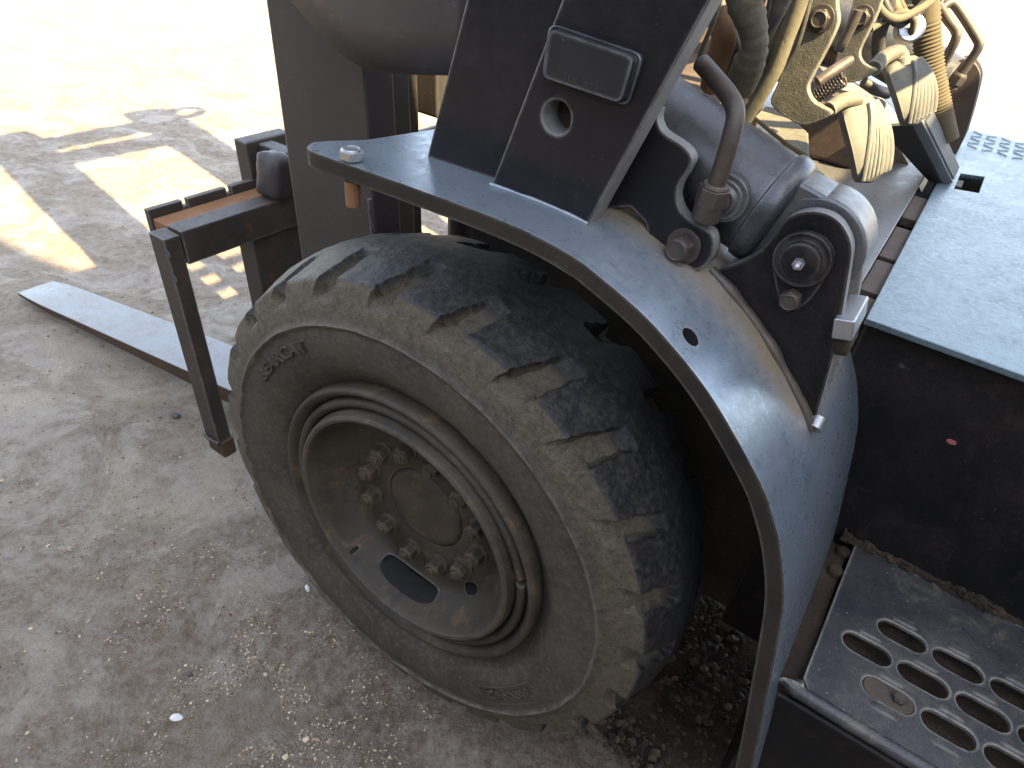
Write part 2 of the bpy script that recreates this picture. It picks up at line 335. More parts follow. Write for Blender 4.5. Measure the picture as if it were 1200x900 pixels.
def hexbolt(name, c, ax, r, h, mat, parent, washer=0, rot=0, stud=0):
    ax = Vector(ax).normalized(); c = Vector(c); mb = MB()
    if washer: mb.disc(c, ax, washer, h*.22, 24); c = c+ax*h*.22
    mb.disc(c, ax, r, h*.8, 6, rot=rot); mb.disc(c+ax*h*.78, ax, r*.86, h*.12, 18, r2=r*.80)
    a_ = ax.orthogonal().normalized(); b_ = ax.cross(a_)
    mb.tube([c+ax*h*.90+(a_*cos(k*pi/12)+b_*sin(k*pi/12))*r*.70 for k in range(25)], r*.11, 6, 0)
    if stud: mb.disc(c+ax*h*.9, ax, r*.5, stud, 12)
    return mb.done(name, mat, parent, bevel=r*.06)
# ------------------------------------------------------------------ measures
ZC = .303; RT = .303                      # wheel centre height, worn tyre radius
YC = -.516                                # centre plane of the truck
FZ, FY0, FY1 = .690, -.010, -.262         # fender top, outer and inner edge
FLZ = .612; STZ = .36; PY = -.262
# ------------------------------------------------------------------ ground
def build_ground():
    def axis(lo, hi, step, far, g=1.35):
        a = list(np.arange(lo, hi+1e-6, step)); s = step; x = hi
        while x < far: s *= g; x += s; a.append(x)
        s = step; x = lo
        while x > -far: s *= g; x -= s; a.insert(0, x)
        return np.array(a)
    xs = axis(-.75, 2.2, .011, 250); ys = axis(-1.3, .75, .011, 250)
    V = []
    for x in xs:
        for y in ys:
            z = 0
            if abs(x) < 8 and abs(y) < 8:
                p = Vector((x, y, 0))
                z = .010*(noise.fractal(p*1.3, 1, 2, 4))+.0035*noise.fractal(p*9+Vector((3, 1, 0)), 1, 2, 4)
                rd = noise.noise(Vector((x*2.2+7, y*5, 0))); z += .004*max(0, rd)*max(0, noise.noise(Vector((x*14, y*14, 3))))
                z += .0030*max(0, min(1, (noise.fractal(Vector((x*11, y*17, 4)), 1, 2, 4)-.05)*5))-.0012*abs(noise.fractal(Vector((x*45, y*60, 8)), 1, 2, 3))
                z -= .010
                # firm level patch under tyre and fork so that they stand on it
                k = max(0, 1-math.hypot(x, (y+.08)*1.5)/.34); z = z*(1-k)+(-.0015)*k
                # shallow scrape at the near left
                q = math.hypot((x-.50)*1.2+(y-.17)*.9, (y-.17)*2.4-(x-.5)*1.2)
                if q < .12: z -= .006*(1-q/.12)
                k2 = max(0, 1-math.hypot((x-1.22)*.8, (y+.21)*2)/.3); z = z*(1-k2)+(-.002)*k2
            V.append((x, y, z))
    n = len(ys); F = [(i*n+j, (i+1)*n+j, (i+1)*n+j+1, i*n+j+1) for i in range(len(xs)-1) for j in range(n-1)]
    o = mesh('ground', V, F, 'ground_dirt', None, ang=180); o['kind'] = 'structure'
    return o
def pebbles(name, spots, mat, label, cat):
    t = (1+sqrt(5))/2
    iv = [Vector(q).normalized() for q in [(-1, t, 0), (1, t, 0), (-1, -t, 0), (1, -t, 0), (0, -1, t), (0, 1, t), (0, -1, -t), (0, 1, -t), (t, 0, -1), (t, 0, 1), (-t, 0, -1), (-t, 0, 1)]]
    fc = [(0, 11, 5), (0, 5, 1), (0, 1, 7), (0, 7, 10), (0, 10, 11), (1, 5, 9), (5, 11, 4), (11, 10, 2), (10, 7, 6), (7, 1, 8), (3, 9, 4), (3, 4, 2), (3, 2, 6), (3, 6, 8), (3, 8, 9), (4, 9, 5), (2, 4, 11), (6, 2, 10), (8, 6, 7), (9, 8, 1)]
    V = []; F = []
    for (x, y, z, r) in spots:
        o = len(V); a = random.uniform(0, 6.3); sx, sy, sz = random.uniform(.7, 1.3), random.uniform(.6, 1), random.uniform(.4, .8)
        for q in iv:
            j = random.uniform(.8, 1.15); qx, qy, qz = q.x*sx*r*j, q.y*sy*r*j, q.z*sz*r*j
            V.append((x+qx*cos(a)-qy*sin(a), y+qx*sin(a)+qy*cos(a), z+qz))
        F += [[i+o for i in f] for f in fc]
    o = mesh(name, V, F, mat, None, smooth=False); o['kind'] = 'stuff'; tag(o, label, cat); return o
ground = build_ground()
gme = ground.data
def gz(x, y):
    ok, loc, n, i = ground.ray_cast(Vector((x, y, 1)), Vector((0, 0, -1))); return loc.z if ok else 0
sp = []
for cx, cy, sx, sy, n, r0, r1 in ((.14, .13, .13, .10, 5200, .0005, .0022), (.05, .08, .12, .05, 3000, .0005, .0022), (.6, .12, .3, .25, 3500, .0006, .0024), (.9, 0, .5, .5, 3000, .0008, .0035), (.35, .05, .2, .15, 2800, .0006, .0022)):
    for _ in range(n):
        x, y = random.gauss(cx, sx), random.gauss(cy, sy)
        if noise.noise(Vector((x*13, y*13, 5)))+.45*noise.noise(Vector((x*40, y*40, 1))) < .02: continue
        sp.append((x, y, gz(x, y)+.0003, (r0+(r1-r0)*random.random()**3)*(2.2 if random.random() < .012 else 1)))
pebbles('gravel', sp, 'gravel', 'pale grit scattered over the shaded dirt in front of the tyre', 'gravel')
sp = []
for _ in range(5200):
    x, y = random.uniform(-.50, -.16), random.uniform(-.42, -.10)
    h = .035*max(0, 1-((x+.33)/.17)**2-((y+.33)/.13)**2)*random.random()
    sp.append((x, y, gz(x, y)+h+.012, .001+.006*random.random()**5))
pebbles('soil_crumbs', sp, 'soil', 'dark oily soil crumbs heaped behind the tyre under the fender', 'soil')
V = []; F = []; NX = 46
for i in range(NX+1):
    for j in range(NX+1):
        a, b = i/NX, j/NX; x = -.56+.46*a; y = -.50+.42*b
        rr = max(0, 1-((x+.34)/.22)**2-((y+.28)/.19)**2+.5*noise.noise(Vector((x*16, y*16, 2))))
        V.append((x, y, gz(x, y)-.004+.016*min(1, rr*1.6)+(.010*rr*abs(noise.fractal(Vector((x*55, y*55, 0)), 1, 2, 3)))))
F = [(i*(NX+1)+j, (i+1)*(NX+1)+j, (i+1)*(NX+1)+j+1, i*(NX+1)+j+1) for i in range(NX) for j in range(NX)]
o = mesh('shade_soil', V, F, 'packed_soil', None, ang=180); o['kind'] = 'stuff'; tag(o, 'soil patch behind the tyre, blackened for the shade under the truck', 'soil')  # soil colour also carries the shade under the truck
def stone(name, u, v, r, mat, label, cat, sq=(1, .8, .6), rot=0, group=None):
    p = P(u, v, 'z', 0); p.z = gz(p.x, p.y); bm = bmesh.new(); bmesh.ops.create_icosphere(bm, subdivisions=2, radius=1)
    sd = random.uniform(0, 50)
    for q in bm.verts:
        k = 1+.25*noise.noise(q.co*1.3+Vector((sd, 0, 0))); q.co = Matrix.Rotation(rot, 3, 'Z') @ Vector((q.co.x*r*sq[0]*k, q.co.y*r*sq[1]*k, q.co.z*r*sq[2]*k))
    me = bpy.data.meshes.new(name); bm.to_mesh(me); bm.free()
    o = link(name, me, mat, None, ang=50); o.location = (p.x, p.y, p.z+r*sq[2]*.7); return tag(o, label, cat, group)
stone('white_chip', 206, 840, .0075, 'chip_white', 'flat white chip lying on the bare dirt', 'chip', (1.15, .7, .28), .5)
stone('white_chip', 360, 689, .006, 'chip_white', 'small white chip against the bottom of the tyre', 'chip', (1.1, .5, .5), -.4)
stone('pebble', 311, 790, .0034, 'stone_tan', 'round tan pebble between tyre and white chip', 'pebble')
stone('dark_stone', 222, 788, .0042, 'stone_dark', 'small dark stone on the gritty dirt', 'stone')
stone('dark_stone', 205, 484, .009, 'stone_dark', 'dark stone on the dirt between fork and tyre', 'stone', (1.2, .8, .5))
stone('dry_leaf', 848, 870, .006, 'leaf_red', 'dry orange leaf on dark soil under the fender', 'leaf', (1.3, .7, .12), .3)
# ------------------------------------------------------------------ the forklift
TRUCK = bpy.data.objects.new('forklift', None); COL.objects.link(TRUCK)
tag(TRUCK, 'worn black forklift truck with dusty solid tyre, curved fender and lowered fork', 'forklift')
# ---- wheel
def build_wheel():
    half = [(.164, -.034), (.170, -.026), (.1765, -.0215), (.183, -.0165), (.191, -.0100), (.201, -.0045), (.212, -.0012), (.224, .0005), (.234, .0007), (.2405, .0002), (.2425, .0008),
            (.2440, .0028), (.2455, .0034), (.2470, .0026), (.2487, 0), (.252, -.0015), (.258, -.0028), (.266, -.0048), (.274, -.0074), (.280, -.0094), (.2848, -.0115), (.2872, -.0140), (.2885, -.0180), (.2900, -.0245), (.2935, -.0355), (.2975, -.047), (.3005, -.059), (.3022, -.071), (.303, -.0825)]
    mid = -.0825; prof = half+[(r, 2*mid-y) for r, y in half[-2::-1]]
    # resample, densely on the outer tread half
    pts = []; acc = 0
    for (r0, y0), (r1, y1) in zip(prof, prof[1:]):
        L = math.hypot(r1-r0, y1-y0); fine = .0017 if (r0 > .262 and y0 > -.066) else .0035
        k = max(1, round(L/fine))
        for i in range(k): pts.append((r0+(r1-r0)*i/k, y0+(y1-y0)*i/k))
    pts.append(prof[-1]); pts = np.array(pts); K = len(pts)
    tan = np.gradient(pts, axis=0); tan /= np.linalg.norm(tan, axis=1)[:, None]
    nrm = np.stack([-tan[:, 1], tan[:, 0]], 1)
    nrm *= np.sign((nrm*np.stack([pts[:, 0]-.235, (pts[:, 1]-mid)*1.2], 1)).sum(1))[:, None]
    N = 1440; NG = 24; A = np.arange(N)*2*pi/N
    jit = rng.normal(0, 1, (2, NG, 4))
    D = np.zeros((N, K))
    ss = lambda e0, e1, q: (lambda t: t*t*(3-2*t))(np.clip((q-e0)/(e1-e0), 0, 1))
    for side in (0, 1):
        yy = pts[:, 1] if side == 0 else 2*mid-pts[:, 1]
        # position across the groove: 0 on the shoulder flank, 1 at the tip on the crown
        along = np.where(pts[:, 0] < .2868, (pts[:, 0]-.266)/.0265, .8+(-yy-.0172)/.028)
        ok = (yy > mid)
        for g in range(NG):
            j = jit[side, g]
            a0 = radians(-8.3+15*g+(7.5 if side else 0))+j[0]*.008
            slant = -radians(2.2)*np.clip(along, 0, 2.2)*(1 if side == 0 else -1)
            hw = (.0158-.0050*np.clip(along/1.9, 0, 1))*(1+.10*j[1])
            da = (A[:, None]-a0-slant[None, :]+pi) % (2*pi)-pi
            s = np.abs(da)*.298+.0012*np.sin(da*400+j[2])*0
            wob = .0007*np.sin(along*9+j[2]*3)[None, :]*np.sign(da)
            wall = 1-ss(hw[None, :]-.0016, hw[None, :]+.0010, s+wob)
            end = ss(-.05, .75, along)*(1-ss(1.9+.1*j[3], 2.35+.12*j[3], along))
            dep = .0175-.0085*np.clip((along-.6)/1.3, 0, 1)
            D = np.maximum(D, wall*(end*ok*dep)[None, :])
    R_ = pts[None, :, 0]-D*nrm[None, :, 0]; Y_ = pts[None, :, 1]-D*nrm[None, :, 1]
    # worn, chunked rubber
    V = np.stack([R_*np.sin(A)[:, None], Y_, R_*np.cos(A)[:, None]], 2)
    Vf = V.reshape(-1, 3); out = []
    for i, q in enumerate(Vf):
        k = i % K; p = Vector(q)
        amp = .0006+(.0004 if pts[k, 0] > .285 else 0)
        d = amp*noise.fractal(p*30, 1, 2, 4)
        a = A[i//K]; out.append((q[0]+d*nrm[k, 0]*sin(a), q[1]+d*nrm[k, 1], q[2]+d*nrm[k, 0]*cos(a)))
    F = [(i*K+k, i*K+k+1, ((i+1) % N)*K+k+1, ((i+1) % N)*K+k) for i in range(N) for k in range(K-1)]
    # wheel: rim disc is the mesh of the part, everything else hangs below it
    rim = [(0, -.052), (.03, -.052), (.06, -.0525), (.09, -.052), (.104, -.0515), (.112, -.0495), (.119, -.044), (.126, -.033), (.1315, -.020), (.1345, -.010), (.1365, -.0035), (.139, -.0004), (.142, .0003), (.1447, -.0012), (.1468, -.006), (.148, -.014), (.1485, -.024),
           (.150, -.045), (.150, -.12), (.143, -.12), (.142, -.06), (.134, -.05), (.125, -.058), (.112, -.062), (.06, -.062), (0, -.062)]
    v, f = lathe(rim, 160); me = bpy.data.meshes.new('wheel'); me.from_pydata(v, [], f)
    bm = bmesh.new(); bm.from_mesh(me); bmesh.ops.remove_doubles(bm, verts=bm.verts, dist=1e-5); bmesh.ops.recalc_face_normals(bm, faces=bm.faces); bm.to_mesh(me); bm.free()
    W = link('wheel', me, 'rim_steel', TRUCK, ang=60)
    cb = MB()
    def arcslot(am, half, r0, r1, y0, y1, n=14):
        lo = []; 
        for i in range(2*n):
            q = 2*pi*i/(2*n); e = .72; cs, sn = cos(q), sin(q)
            lo.append((am+half*math.copysign(abs(cs)**e, cs), (r0+r1)/2+(r1-r0)/2*math.copysign(abs(sn)**e, sn)))
        pts3 = [(r*sin(a), y0, r*cos(a)) for a, r in lo]; cb.prism(pts3, (0, y1-y0, 0))
    arcslot(radians(176), radians(20), .1165, .1315, .0, -.075)
    arcslot(radians(-139), radians(5.5), .104, .118, .0, -.075)
    arcslot(radians(142), radians(1.2), .1305, .1345, .0, -.06)
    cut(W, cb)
    W.location = (0, 0, ZC)
    ty = mesh('tyre', out, F, 'tyre_rubber', W, ang=42)
    crown = np.clip((pts[:, 0]-.2835)/.0035, 0, 1); crown = np.broadcast_to(crown, (N, K))
    deep = np.clip(D/.010, 0, 1); outer_ = np.clip((pts[None, :, 1]+.055)/.02, 0, 1)
    at_ = ty.data.attributes.new('tread', 'FLOAT', 'POINT'); at_.data.foreach_set('value', (crown*(1-deep*(.25+.75*outer_))).astype(np.float32).ravel())
    fl = [(.1600, -.018), (.1628, -.0125), (.1655, -.0075), (.1690, -.0042), (.1722, -.0042), (.1745, -.0072), (.1754, -.0125), (.1750, -.020), (.172, -.03), (.160, -.03)]
    v, f = lathe(fl, 160, closed=True); mesh('rim_flange', v, f, 'rim_steel', W, ang=60)
    sp_ = P(600, 680, 'y', -.008); sa = atan2(sp_.x, sp_.z-ZC)
    lk = [(.1487, -.020), (.1494, -.0115), (.1520, -.0082), (.1560, -.0072), (.1592, -.0090), (.1606, -.0140), (.160, -.024), (.150, -.024)]
    v, f = lathe(lk, 160, sa+.03, sa-.03+2*pi, closed=True); mesh('lock_ring', v, f, 'rim_steel', W, ang=60)
    cap = [(0, -.0455), (.040, -.0455), (.0475, -.0462), (.0505, -.0485), (.0515, -.0535)]
    v, f = lathe(cap, 96); mesh('hub_cap', v, f, 'hub_dirt', W, ang=50)
    cap = [(.0535, -.0525), (.0535, -.0505), (.058, -.0495), (.090, -.0497), (.100, -.0507), (.105, -.0520)]
    v, f = lathe(cap, 96); mesh('hub_plate', v, f, 'hub_dirt', W, ang=50)
    for i in range(12):
        a = radians(49-30*i); c = Vector((.0795*sin(a), -.050, .0795*cos(a)))
        hexbolt('wheel_nut', c, (0, 1, 0), .0105+.0005*sin(i*3), .015, 'hub_dirt', W, washer=.0125, rot=i*.7, stud=.004)
    v, f = lathe([(.0, -.066), (.120, -.066), (.139, -.060), (.141, -.07), (0, -.11)], 48); mesh('brake_drum', v, f, 'shade_black', W)  # painted near-black so the hand hole looks shaded
    return W
W = build_wheel()
def arc_text(txt, a_start, a_end, r, size, y0, h, parent, mat, squash=1):
    cu = bpy.data.curves.new('lettering', 'FONT'); cu.body = txt; cu.size = size; cu.extrude = h; cu.bevel_depth = .0004; cu.bevel_resolution = 0; cu.resolution_u = 3
    ob = bpy.data.objects.new('tmp', cu); COL.objects.link(ob); dg = bpy.context.evaluated_depsgraph_get(); dg.update()
    me = bpy.data.meshes.new_from_object(ob.evaluated_get(dg)); bpy.data.objects.remove(ob)
    xs = [q.co.x for q in me.vertices]; x0, x1 = min(xs), max(xs)
    hh = max(q.co.y for q in me.vertices)
    for q in me.vertices:
        s = (q.co.x-x0)/(x1-x0); a = a_start+(a_end-a_start)*s; rr = r+(q.co.y-hh/2)*squash
        q.co = (rr*sin(a), y0+q.co.z, rr*cos(a))
    me.materials.clear()
    return link('lettering', me, mat, parent, smooth=False)
arc_text('BEARCAT', radians(59), radians(31), .2255, .0185, .0008, .0017, W, 'letter_rubber')
arc_text('7.00-12', radians(-119.5), radians(-139.5), .2205, .0165, .0006, .0017, W, 'letter_rubber')
# moulded frame round the size marking
mb = MB()
for r in (.2085, .2325): mb.tube([(r*sin(radians(a)), .0008, r*cos(radians(a))) for a in np.linspace(-116.5, -142, 16)], .0009, 6, 0)
for a in (-116.5, -142): mb.tube([(r*sin(radians(a)), .0008, r*cos(radians(a))) for r in (.2085, .2325)], .0009, 6, 0)
mb.done('marking_frame', 'tyre_rubber', W)
# ---- fender
FPROF = [(.118, .6875), (.086, .688), (.05, .689), (.009, .690), (-.03, .6908), (-.056, .6912), (-.081, .6912), (-.105, .6905), (-.13, .688), (-.153, .6838), (-.162, .681), (-.187, .672), (-.204, .665), (-.221, .656), (-.239, .645), (-.255, .634), (-.272, .620), (-.294, .599), (-.316, .576), (-.328, .559), (-.341, .537), (-.355, .505), (-.364, .476), (-.374, .431), (-.386, .373), (-.402, .294), (-.413, .23), (-.42, .19)]
def fender():
    ctrl = [Vector((x, 0, z)) for x, z in FPROF]
    path = catmull(ctrl, 4); th = .0135
    n = len(path); top = path; bot = []
    for i, p in enumerate(path):
        t = (path[min(i+1, n-1)]-path[max(i-1, 0)]).normalized(); nn = Vector((-t.z, 0, t.x)); nn = nn if nn.z > 0 or nn.x < 0 else -nn
        if nn.dot(p-Vector((0, 0, ZC))) < 0: nn = -nn
        bot.append(p-nn*th)
    def yi(x):                      # inner edge: slanted nose with a rounded corner
        if x > .10: return FY0-.012-sqrt(max(0, .018**2-max(0, x-.10)**2))-(.118-x)*.9
        if x > .05: return -.0545+(x-.10)*3.0 if False else -.046-(.10-x)*4.2
        return FY1
    def yo(x): return FY0-(.018-sqrt(max(0, .018**2-max(0, x-.10)**2)))*.8 if x > .10 else FY0
    V = []; F = []
    for p, q in zip(top, bot):
        a, b = yo(p.x), max(FY1, min(yi(p.x), yo(p.x)-.004))
        ys = [a+(b-a)*k/6 for k in range(7)]
        V += [Vector((p.x, y, p.z)) for y in ys]+[Vector((q.x, y, q.z)) for y in reversed(ys)]
    k = 14
    for i in range(n-1):
        for j in range(k): F.append((i*k+j, i*k+(j+1) % k, (i+1)*k+(j+1) % k, (i+1)*k+j))
    F += [list(range(k)), list(range((n-1)*k, n*k))[::-1]]
    o = mesh('fender', V, F, 'fender_paint', TRUCK, bevel=.0016)
    o.data.materials.append(MATS['fender_edge_shade'])
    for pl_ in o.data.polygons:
        if pl_.normal.y > .9: pl_.material_index = 1  # outward faces get the painted-in shade
    h = P(790, 381, 'y', -.03); c = MB().disc(Vector((-.2205, -.0335, .62)), (-.42, 0, 1), .0072, .06, 20)
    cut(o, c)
    return o
FEN = fender()
def fz(x):                             # fender top height at x
    for (x0, z0), (x1, z1) in zip(FPROF, FPROF[1:]):
        if x1 <= x <= x0: return z0+(z1-z0)*(x-x0)/(x1-x0)
    return FPROF[0][1]
b0 = P(412, 186, 'z', FZ)
hexbolt('bolt', b0, (0, 0, 1), .0098, .0085, 'bright_steel', FEN, rot=.4)
MB().disc(b0-Vector((0, 0, .018)), (0, 0, -1), .0068, .022, 20, r2=.0058).done('stud', 'rust_ledge', FEN, bevel=.001)
# weld beads along the brackets
def bead(pts, r, name, parent, mat='dark_steel'):
    pts = catmull([Vector(p) for p in pts], 14); n = len(pts)
    mb = MB().tube(pts, lambda q: r*(1+.12*sin(q*17)+.08*sin(q*31+1)), 10, 0); return mb.done(name, mat, parent, ang=60)
# inner lip plate that shows below the front of the fender and inner wheel-well wall
MB().box((-.395, -.285, .16), (.12, -.27, .60)).done('wheel_well_wall', 'well_dirt_lit', TRUCK, bevel=.002)
MB().box((-.10, -.268, .60), (.07, -.262, .676)).done('fender_gusset', 'fender_paint', FEN)
MB().tube([(0, -.11, ZC), (0, -.92, ZC)], .07, 24, 0).done('axle', 'dark_steel', TRUCK)
lp = [P(q[0], q[1], 'y', -.15) for q in ((432, 236), (436, 275))]
MB().box((-.06, -.20, .655), (.075, -.17, .675)).done('stiffener', 'mast_steel', FEN, bevel=.002)
# ---- overhead guard pillar
UP = 1.36
def lean(a, z): return Vector((a.x-.325*(z-a.z), a.y, z))
py0 = -.060
a0 = P(576, 211, 'y', py0); a1 = P(690, 260, 'y', py0); t0 = P(656, 0, 'y', py0); t1 = P(832, 0, 'y', py0)
dirA = (t0-a0)/(t0.z-a0.z); dirB = (t1-a1)/(t1.z-a1.z)
def at(a, d, z): return a+d*(z-a.z)
zt = 2.02
q1 = at(a0, dirA, zt); q2 = at(a1, dirA*.5+dirB*.5, zt)
holeC = P(652, 138, 'y', py0)
hole = [holeC+Vector((.0115*cos(k*pi/12), 0, .0115*sin(k*pi/12))) for k in range(24)]
base = [Vector((a0.x+(a1.x-a0.x)*k/6, py0, min(a0.z+(a1.z-a0.z)*k/6, 9))) for k in range(7)]
for k in base: k.z = fz(k.x)-.001
PIL = plate('pillar', base+[at(a1, dirB, 1.0), q2, q1], [hole], (0, -.022, 0), 'pillar_paint', TRUCK, bevel=.0012, edge_mat='edge_worn_lit')
pb0 = P(500, 190, 'y', py0-.013); pb1 = Vector((a0.x-.012, py0-.013, a0.z)); pt0 = P(548, 0, 'y', py0-.013)
dC = (pt0-pb0)/(pt0.z-pb0.z)
pb0.z = fz(pb0.x)-.001; pb1.z = fz(pb1.x)-.001
plate('pillar_flange', [pb0, pb1, at(pb1, dirA, zt), at(pb0, dC, zt)], [], (0, -.009, 0), 'pillar_paint', PIL, bevel=.0012, edge_mat='edge_worn_lit')
# box behind the plate, closes the section (with a dark inside behind the round hole)
bx0 = Vector((a0.x-.012, py0-.0235, fz(a0.x)-.001)); bx1 = Vector((a1.x+.016, py0-.0235, fz(a1.x)-.001))
plate('pillar_back', [bx0, bx1, at(bx1, dirB, zt), at(bx0, dirA, zt)], [], (0, -.03, 0), 'brown_casting', PIL, bevel=.001)
bead([Vector((k.x, py0+.001, fz(k.x)+.0005)) for k in base], .0016, 'weld', PIL, 'fender_paint')
# raised cover on the pillar
c4 = [P(u, v, 'y', py0) for u, v in ((647, 27), (757, 64), (739, 124), (638, 90))]
def rrect(c, r=.12, k=5):
    out = []
    for i in range(4):
        p, a, b = c[i], c[i-1], c[(i+1) % 4]
        u = p+(a-p).normalized()*.006; v = p+(b-p).normalized()*.006
        for j in range(k+1):
            t = j/k; out.append((1-t)**2*u+2*t*(1-t)*p+t*t*v)
    return out
cc = sum(c4, Vector())/4
outer = rrect(c4)
def inset(L, s): return [cc+(q-cc)*s for q in L]
V = []; rings = [(1.0, 0), (1.0, .0035), (.975, .0042), (.950, .0035), (.945, .0008), (.925, .0008), (.920, .0050), (.88, .0085), (.80, .0085)]
for s, d in rings: V += [q+Vector((0, d, 0)) for q in inset(outer, s)]
n = len(outer); F = [(i*n+j, i*n+(j+1) % n, (i+1)*n+(j+1) % n, (i+1)*n+j) for i in range(len(rings)-1) for j in range(n)]+[list(range((len(rings)-1)*n, len(rings)*n))]
CV = mesh('cover', V, F, 'plastic_cover', PIL, ang=30)
ex = (c4[2]-c4[3]).normalized(); ez = (c4[0]-c4[3]).normalized(); org = P(668, 91, 'y', py0)+Vector((0, .0085, 0))
mb = MB()
for i in range(9):                      # worn-out moulded characters, no longer legible
    if i == 4: continue
    p = org+ex*(.0029*i)
    for k in range(3): mb.box((0, 0, 0), (1, 1, 1), Matrix.Translation(p+ez*(.0012*k)+ex*(.0004*((i*7+k*3) % 3)))@Matrix(((ex.x*.0015, 0, ez.x*.0006, 0), (0, .0003, 0, 0), (ex.z*.0015, 0, ez.z*.0006, 0), (0, 0, 0, 1))))
mb.done('moulded_mark', 'plastic_cover', CV, smooth=False)
# ---- bracket with the wavy edge behind the pillar, bolted to the fender
by = -.098
S = [(700, 246), (752, 128), (772, 128), (770, 141), (776, 155), (794, 167), (806, 177), (811, 189), (805, 203), (796, 217), (793, 233), (799, 250), (814, 262), (832, 272), (837, 287), (832, 305), (818, 317), (802, 310), (778, 294), (759, 279), (757, 262), (738, 242)]
S3 = [P(u, v, 'y', by) for u, v in S]
S3 = S3[:2]+catmull(S3[2:], 3)
SB = plate('wavy_bracket', S3, [], (0, -.012, 0), 'pillar_paint', TRUCK, bevel=.0016, edge_mat='edge_worn_lit')
S4 = [P(u+5, v-2, 'y', by-.012) for u, v in S[10:17]]+[P(u, v, 'y', by-.012) for u, v in ((800, 312), (775, 270))]
plate('backing_plate', S4, [], (0, -.006, 0), 'dark_steel', SB, bevel=.001)
hexbolt('bolt', P(802, 288, 'y', by), (.08, 1, .05), .0100, .013, 'dark_steel', SB, washer=.0135, rot=.2)
# ---- tilt cylinder bracket (two plates), pin and keeper
cy = -.120
CP = [(832, 322), (850, 313), (870, 306), (891, 293), (908, 274), (921, 257), (940, 249), (961, 248.6), (980, 257), (992, 272), (998, 291), (995.6, 314), (990, 348), (984, 382), (975.5, 420), (966, 455), (956, 490)]
C3 = catmull([P(u, v, 'y', cy) for u, v in CP], 3)
low = [Vector((x, cy, fz(x)-.004)) for x in np.linspace(C3[-1].x+.004, C3[0].x-.002, 14)]
CL = plate('cylinder_bracket', C3+low, [], (0, -.011, 0), 'panel_paint', TRUCK, bevel=.0018, edge_mat='edge_worn_lit')
bead([Vector((x, cy+.003, fz(x)-.0005)) for x in np.linspace(C3[-1].x, C3[0].x, 12)], .0050, 'weld', CL, 'dark_steel')
wd = Vector((C3[-1].x-.002, cy+.002, fz(C3[-1].x)+.002))
bm_ = MB(); bm_.tube([wd+Vector((0, .002, 0)), wd+Vector((0, -.006, .006))], .0062, 12, 0); bm_.done('weld', 'bright_steel', CL, ang=60)
inner = [q+Vector((0, -.062, 0)) for q in C3+low]
plate('inner_plate', inner, [], (0, -.011, 0), 'fender_paint', CL, bevel=.0018, edge_mat='edge_worn_lit')
K = [(944, 271), (962, 277), (974, 289), (977, 302), (971, 319), (954, 346), (942, 358), (928, 364), (915, 358), (911, 345), (906, 320), (906, 300), (914, 283), (928, 273)]
K3 = smooth_loop([P(u, v, 'y', cy+.004) for u, v in K], 4)
plate('keeper_plate', K3, [], (0, -.0035, 0), 'panel_paint', CL, bevel=.001)
pc = P(941, 303, 'y', cy+.004)
v, f = lathe([(0, .010), (.012, .010), (.0135, .009), (.0140, .0035), (.0165, .003), (.0185, .0045), (.0195, .0045), (.0205, 0)], 40)
mesh('pivot_pin', [Vector(q)+pc for q in v], f, 'panel_paint', CL, ang=40)
mb = MB(); gp = pc+Vector((0, .010, 0)); mb.disc(gp, (0, 1, 0), .0042, .004, 6); mb.disc(gp+Vector((0, .004, 0)), (0, 1, 0), .0028, .004, 12, r2=.0020); mb.disc(gp+Vector((0, .008, 0)), (0, 1, 0), .0026, .0025, 12, r2=.001)
mb.done('grease_nipple', 'bright_steel', CL)
hexbolt('bolt', P(928, 349, 'y', cy+.004), (0, 1, .02), .0078, .011, 'dark_steel', CL, rot=.5)
# clamp block between the plates
p0 = P(1000, 352, 'y', cy-.02)
mb = MB(); Mx = Matrix.Translation(P(997, 378, 'y', cy-.016)) @ Matrix.Rotation(radians(14), 4, 'Y')
mb.box((-.006, -.026, -.004), (.008, .024, .012), Mx); ob = mb.done('clamp_block', 'bright_steel', CL, bevel=.0015)
mb = MB(); mb.box((-.004, -.020, -.020), (.007, .018, -.004), Mx); mb.done('rubber_pad', 'packed_soil', CL, bevel=.003)
# ---- tilt cylinder
ya = -.157
pin = Vector((pc.x+.001, ya, pc.z+.001))
ax = Vector((1, -.02, .30)).normalized()
CYL = None
st = Vector((-.240, ya, .7025)); R0 = .0425
mb = MB()
def ringed(c0, axis, prof, n=56):
    axis = axis.normalized(); a = axis.orthogonal().normalized(); b = axis.cross(a); v = []; f = []
    for s, r in prof: v += [c0+axis*s+a*r*cos(2*pi*k/n)+b*r*sin(2*pi*k/n) for k in range(n)]
    f = [(i*n+k, i*n+(k+1) % n, (i+1)*n+(k+1) % n, (i+1)*n+k) for i in range(len(prof)-1) for k in range(n)]+[list(range(n))[::-1], list(range((len(prof)-1)*n, len(prof)*n))]
    return v, f
v, f = ringed(st, ax, [(-.002, .032), (0, .0395), (.003, .0420), (.009, .0432), (.014, .0425), (.0155, .0405), (.018, .0405), (.30, .0405), (.302, .047), (.34, .047), (.342, .035)])
CYL = mesh('tilt_cylinder', v, f, 'cylinder_paint', TRUCK, ang=45)
MB().tube([st+ax*.34, st+ax*.60], .019, 24, 0).done('piston_rod', 'bright_steel', CYL)
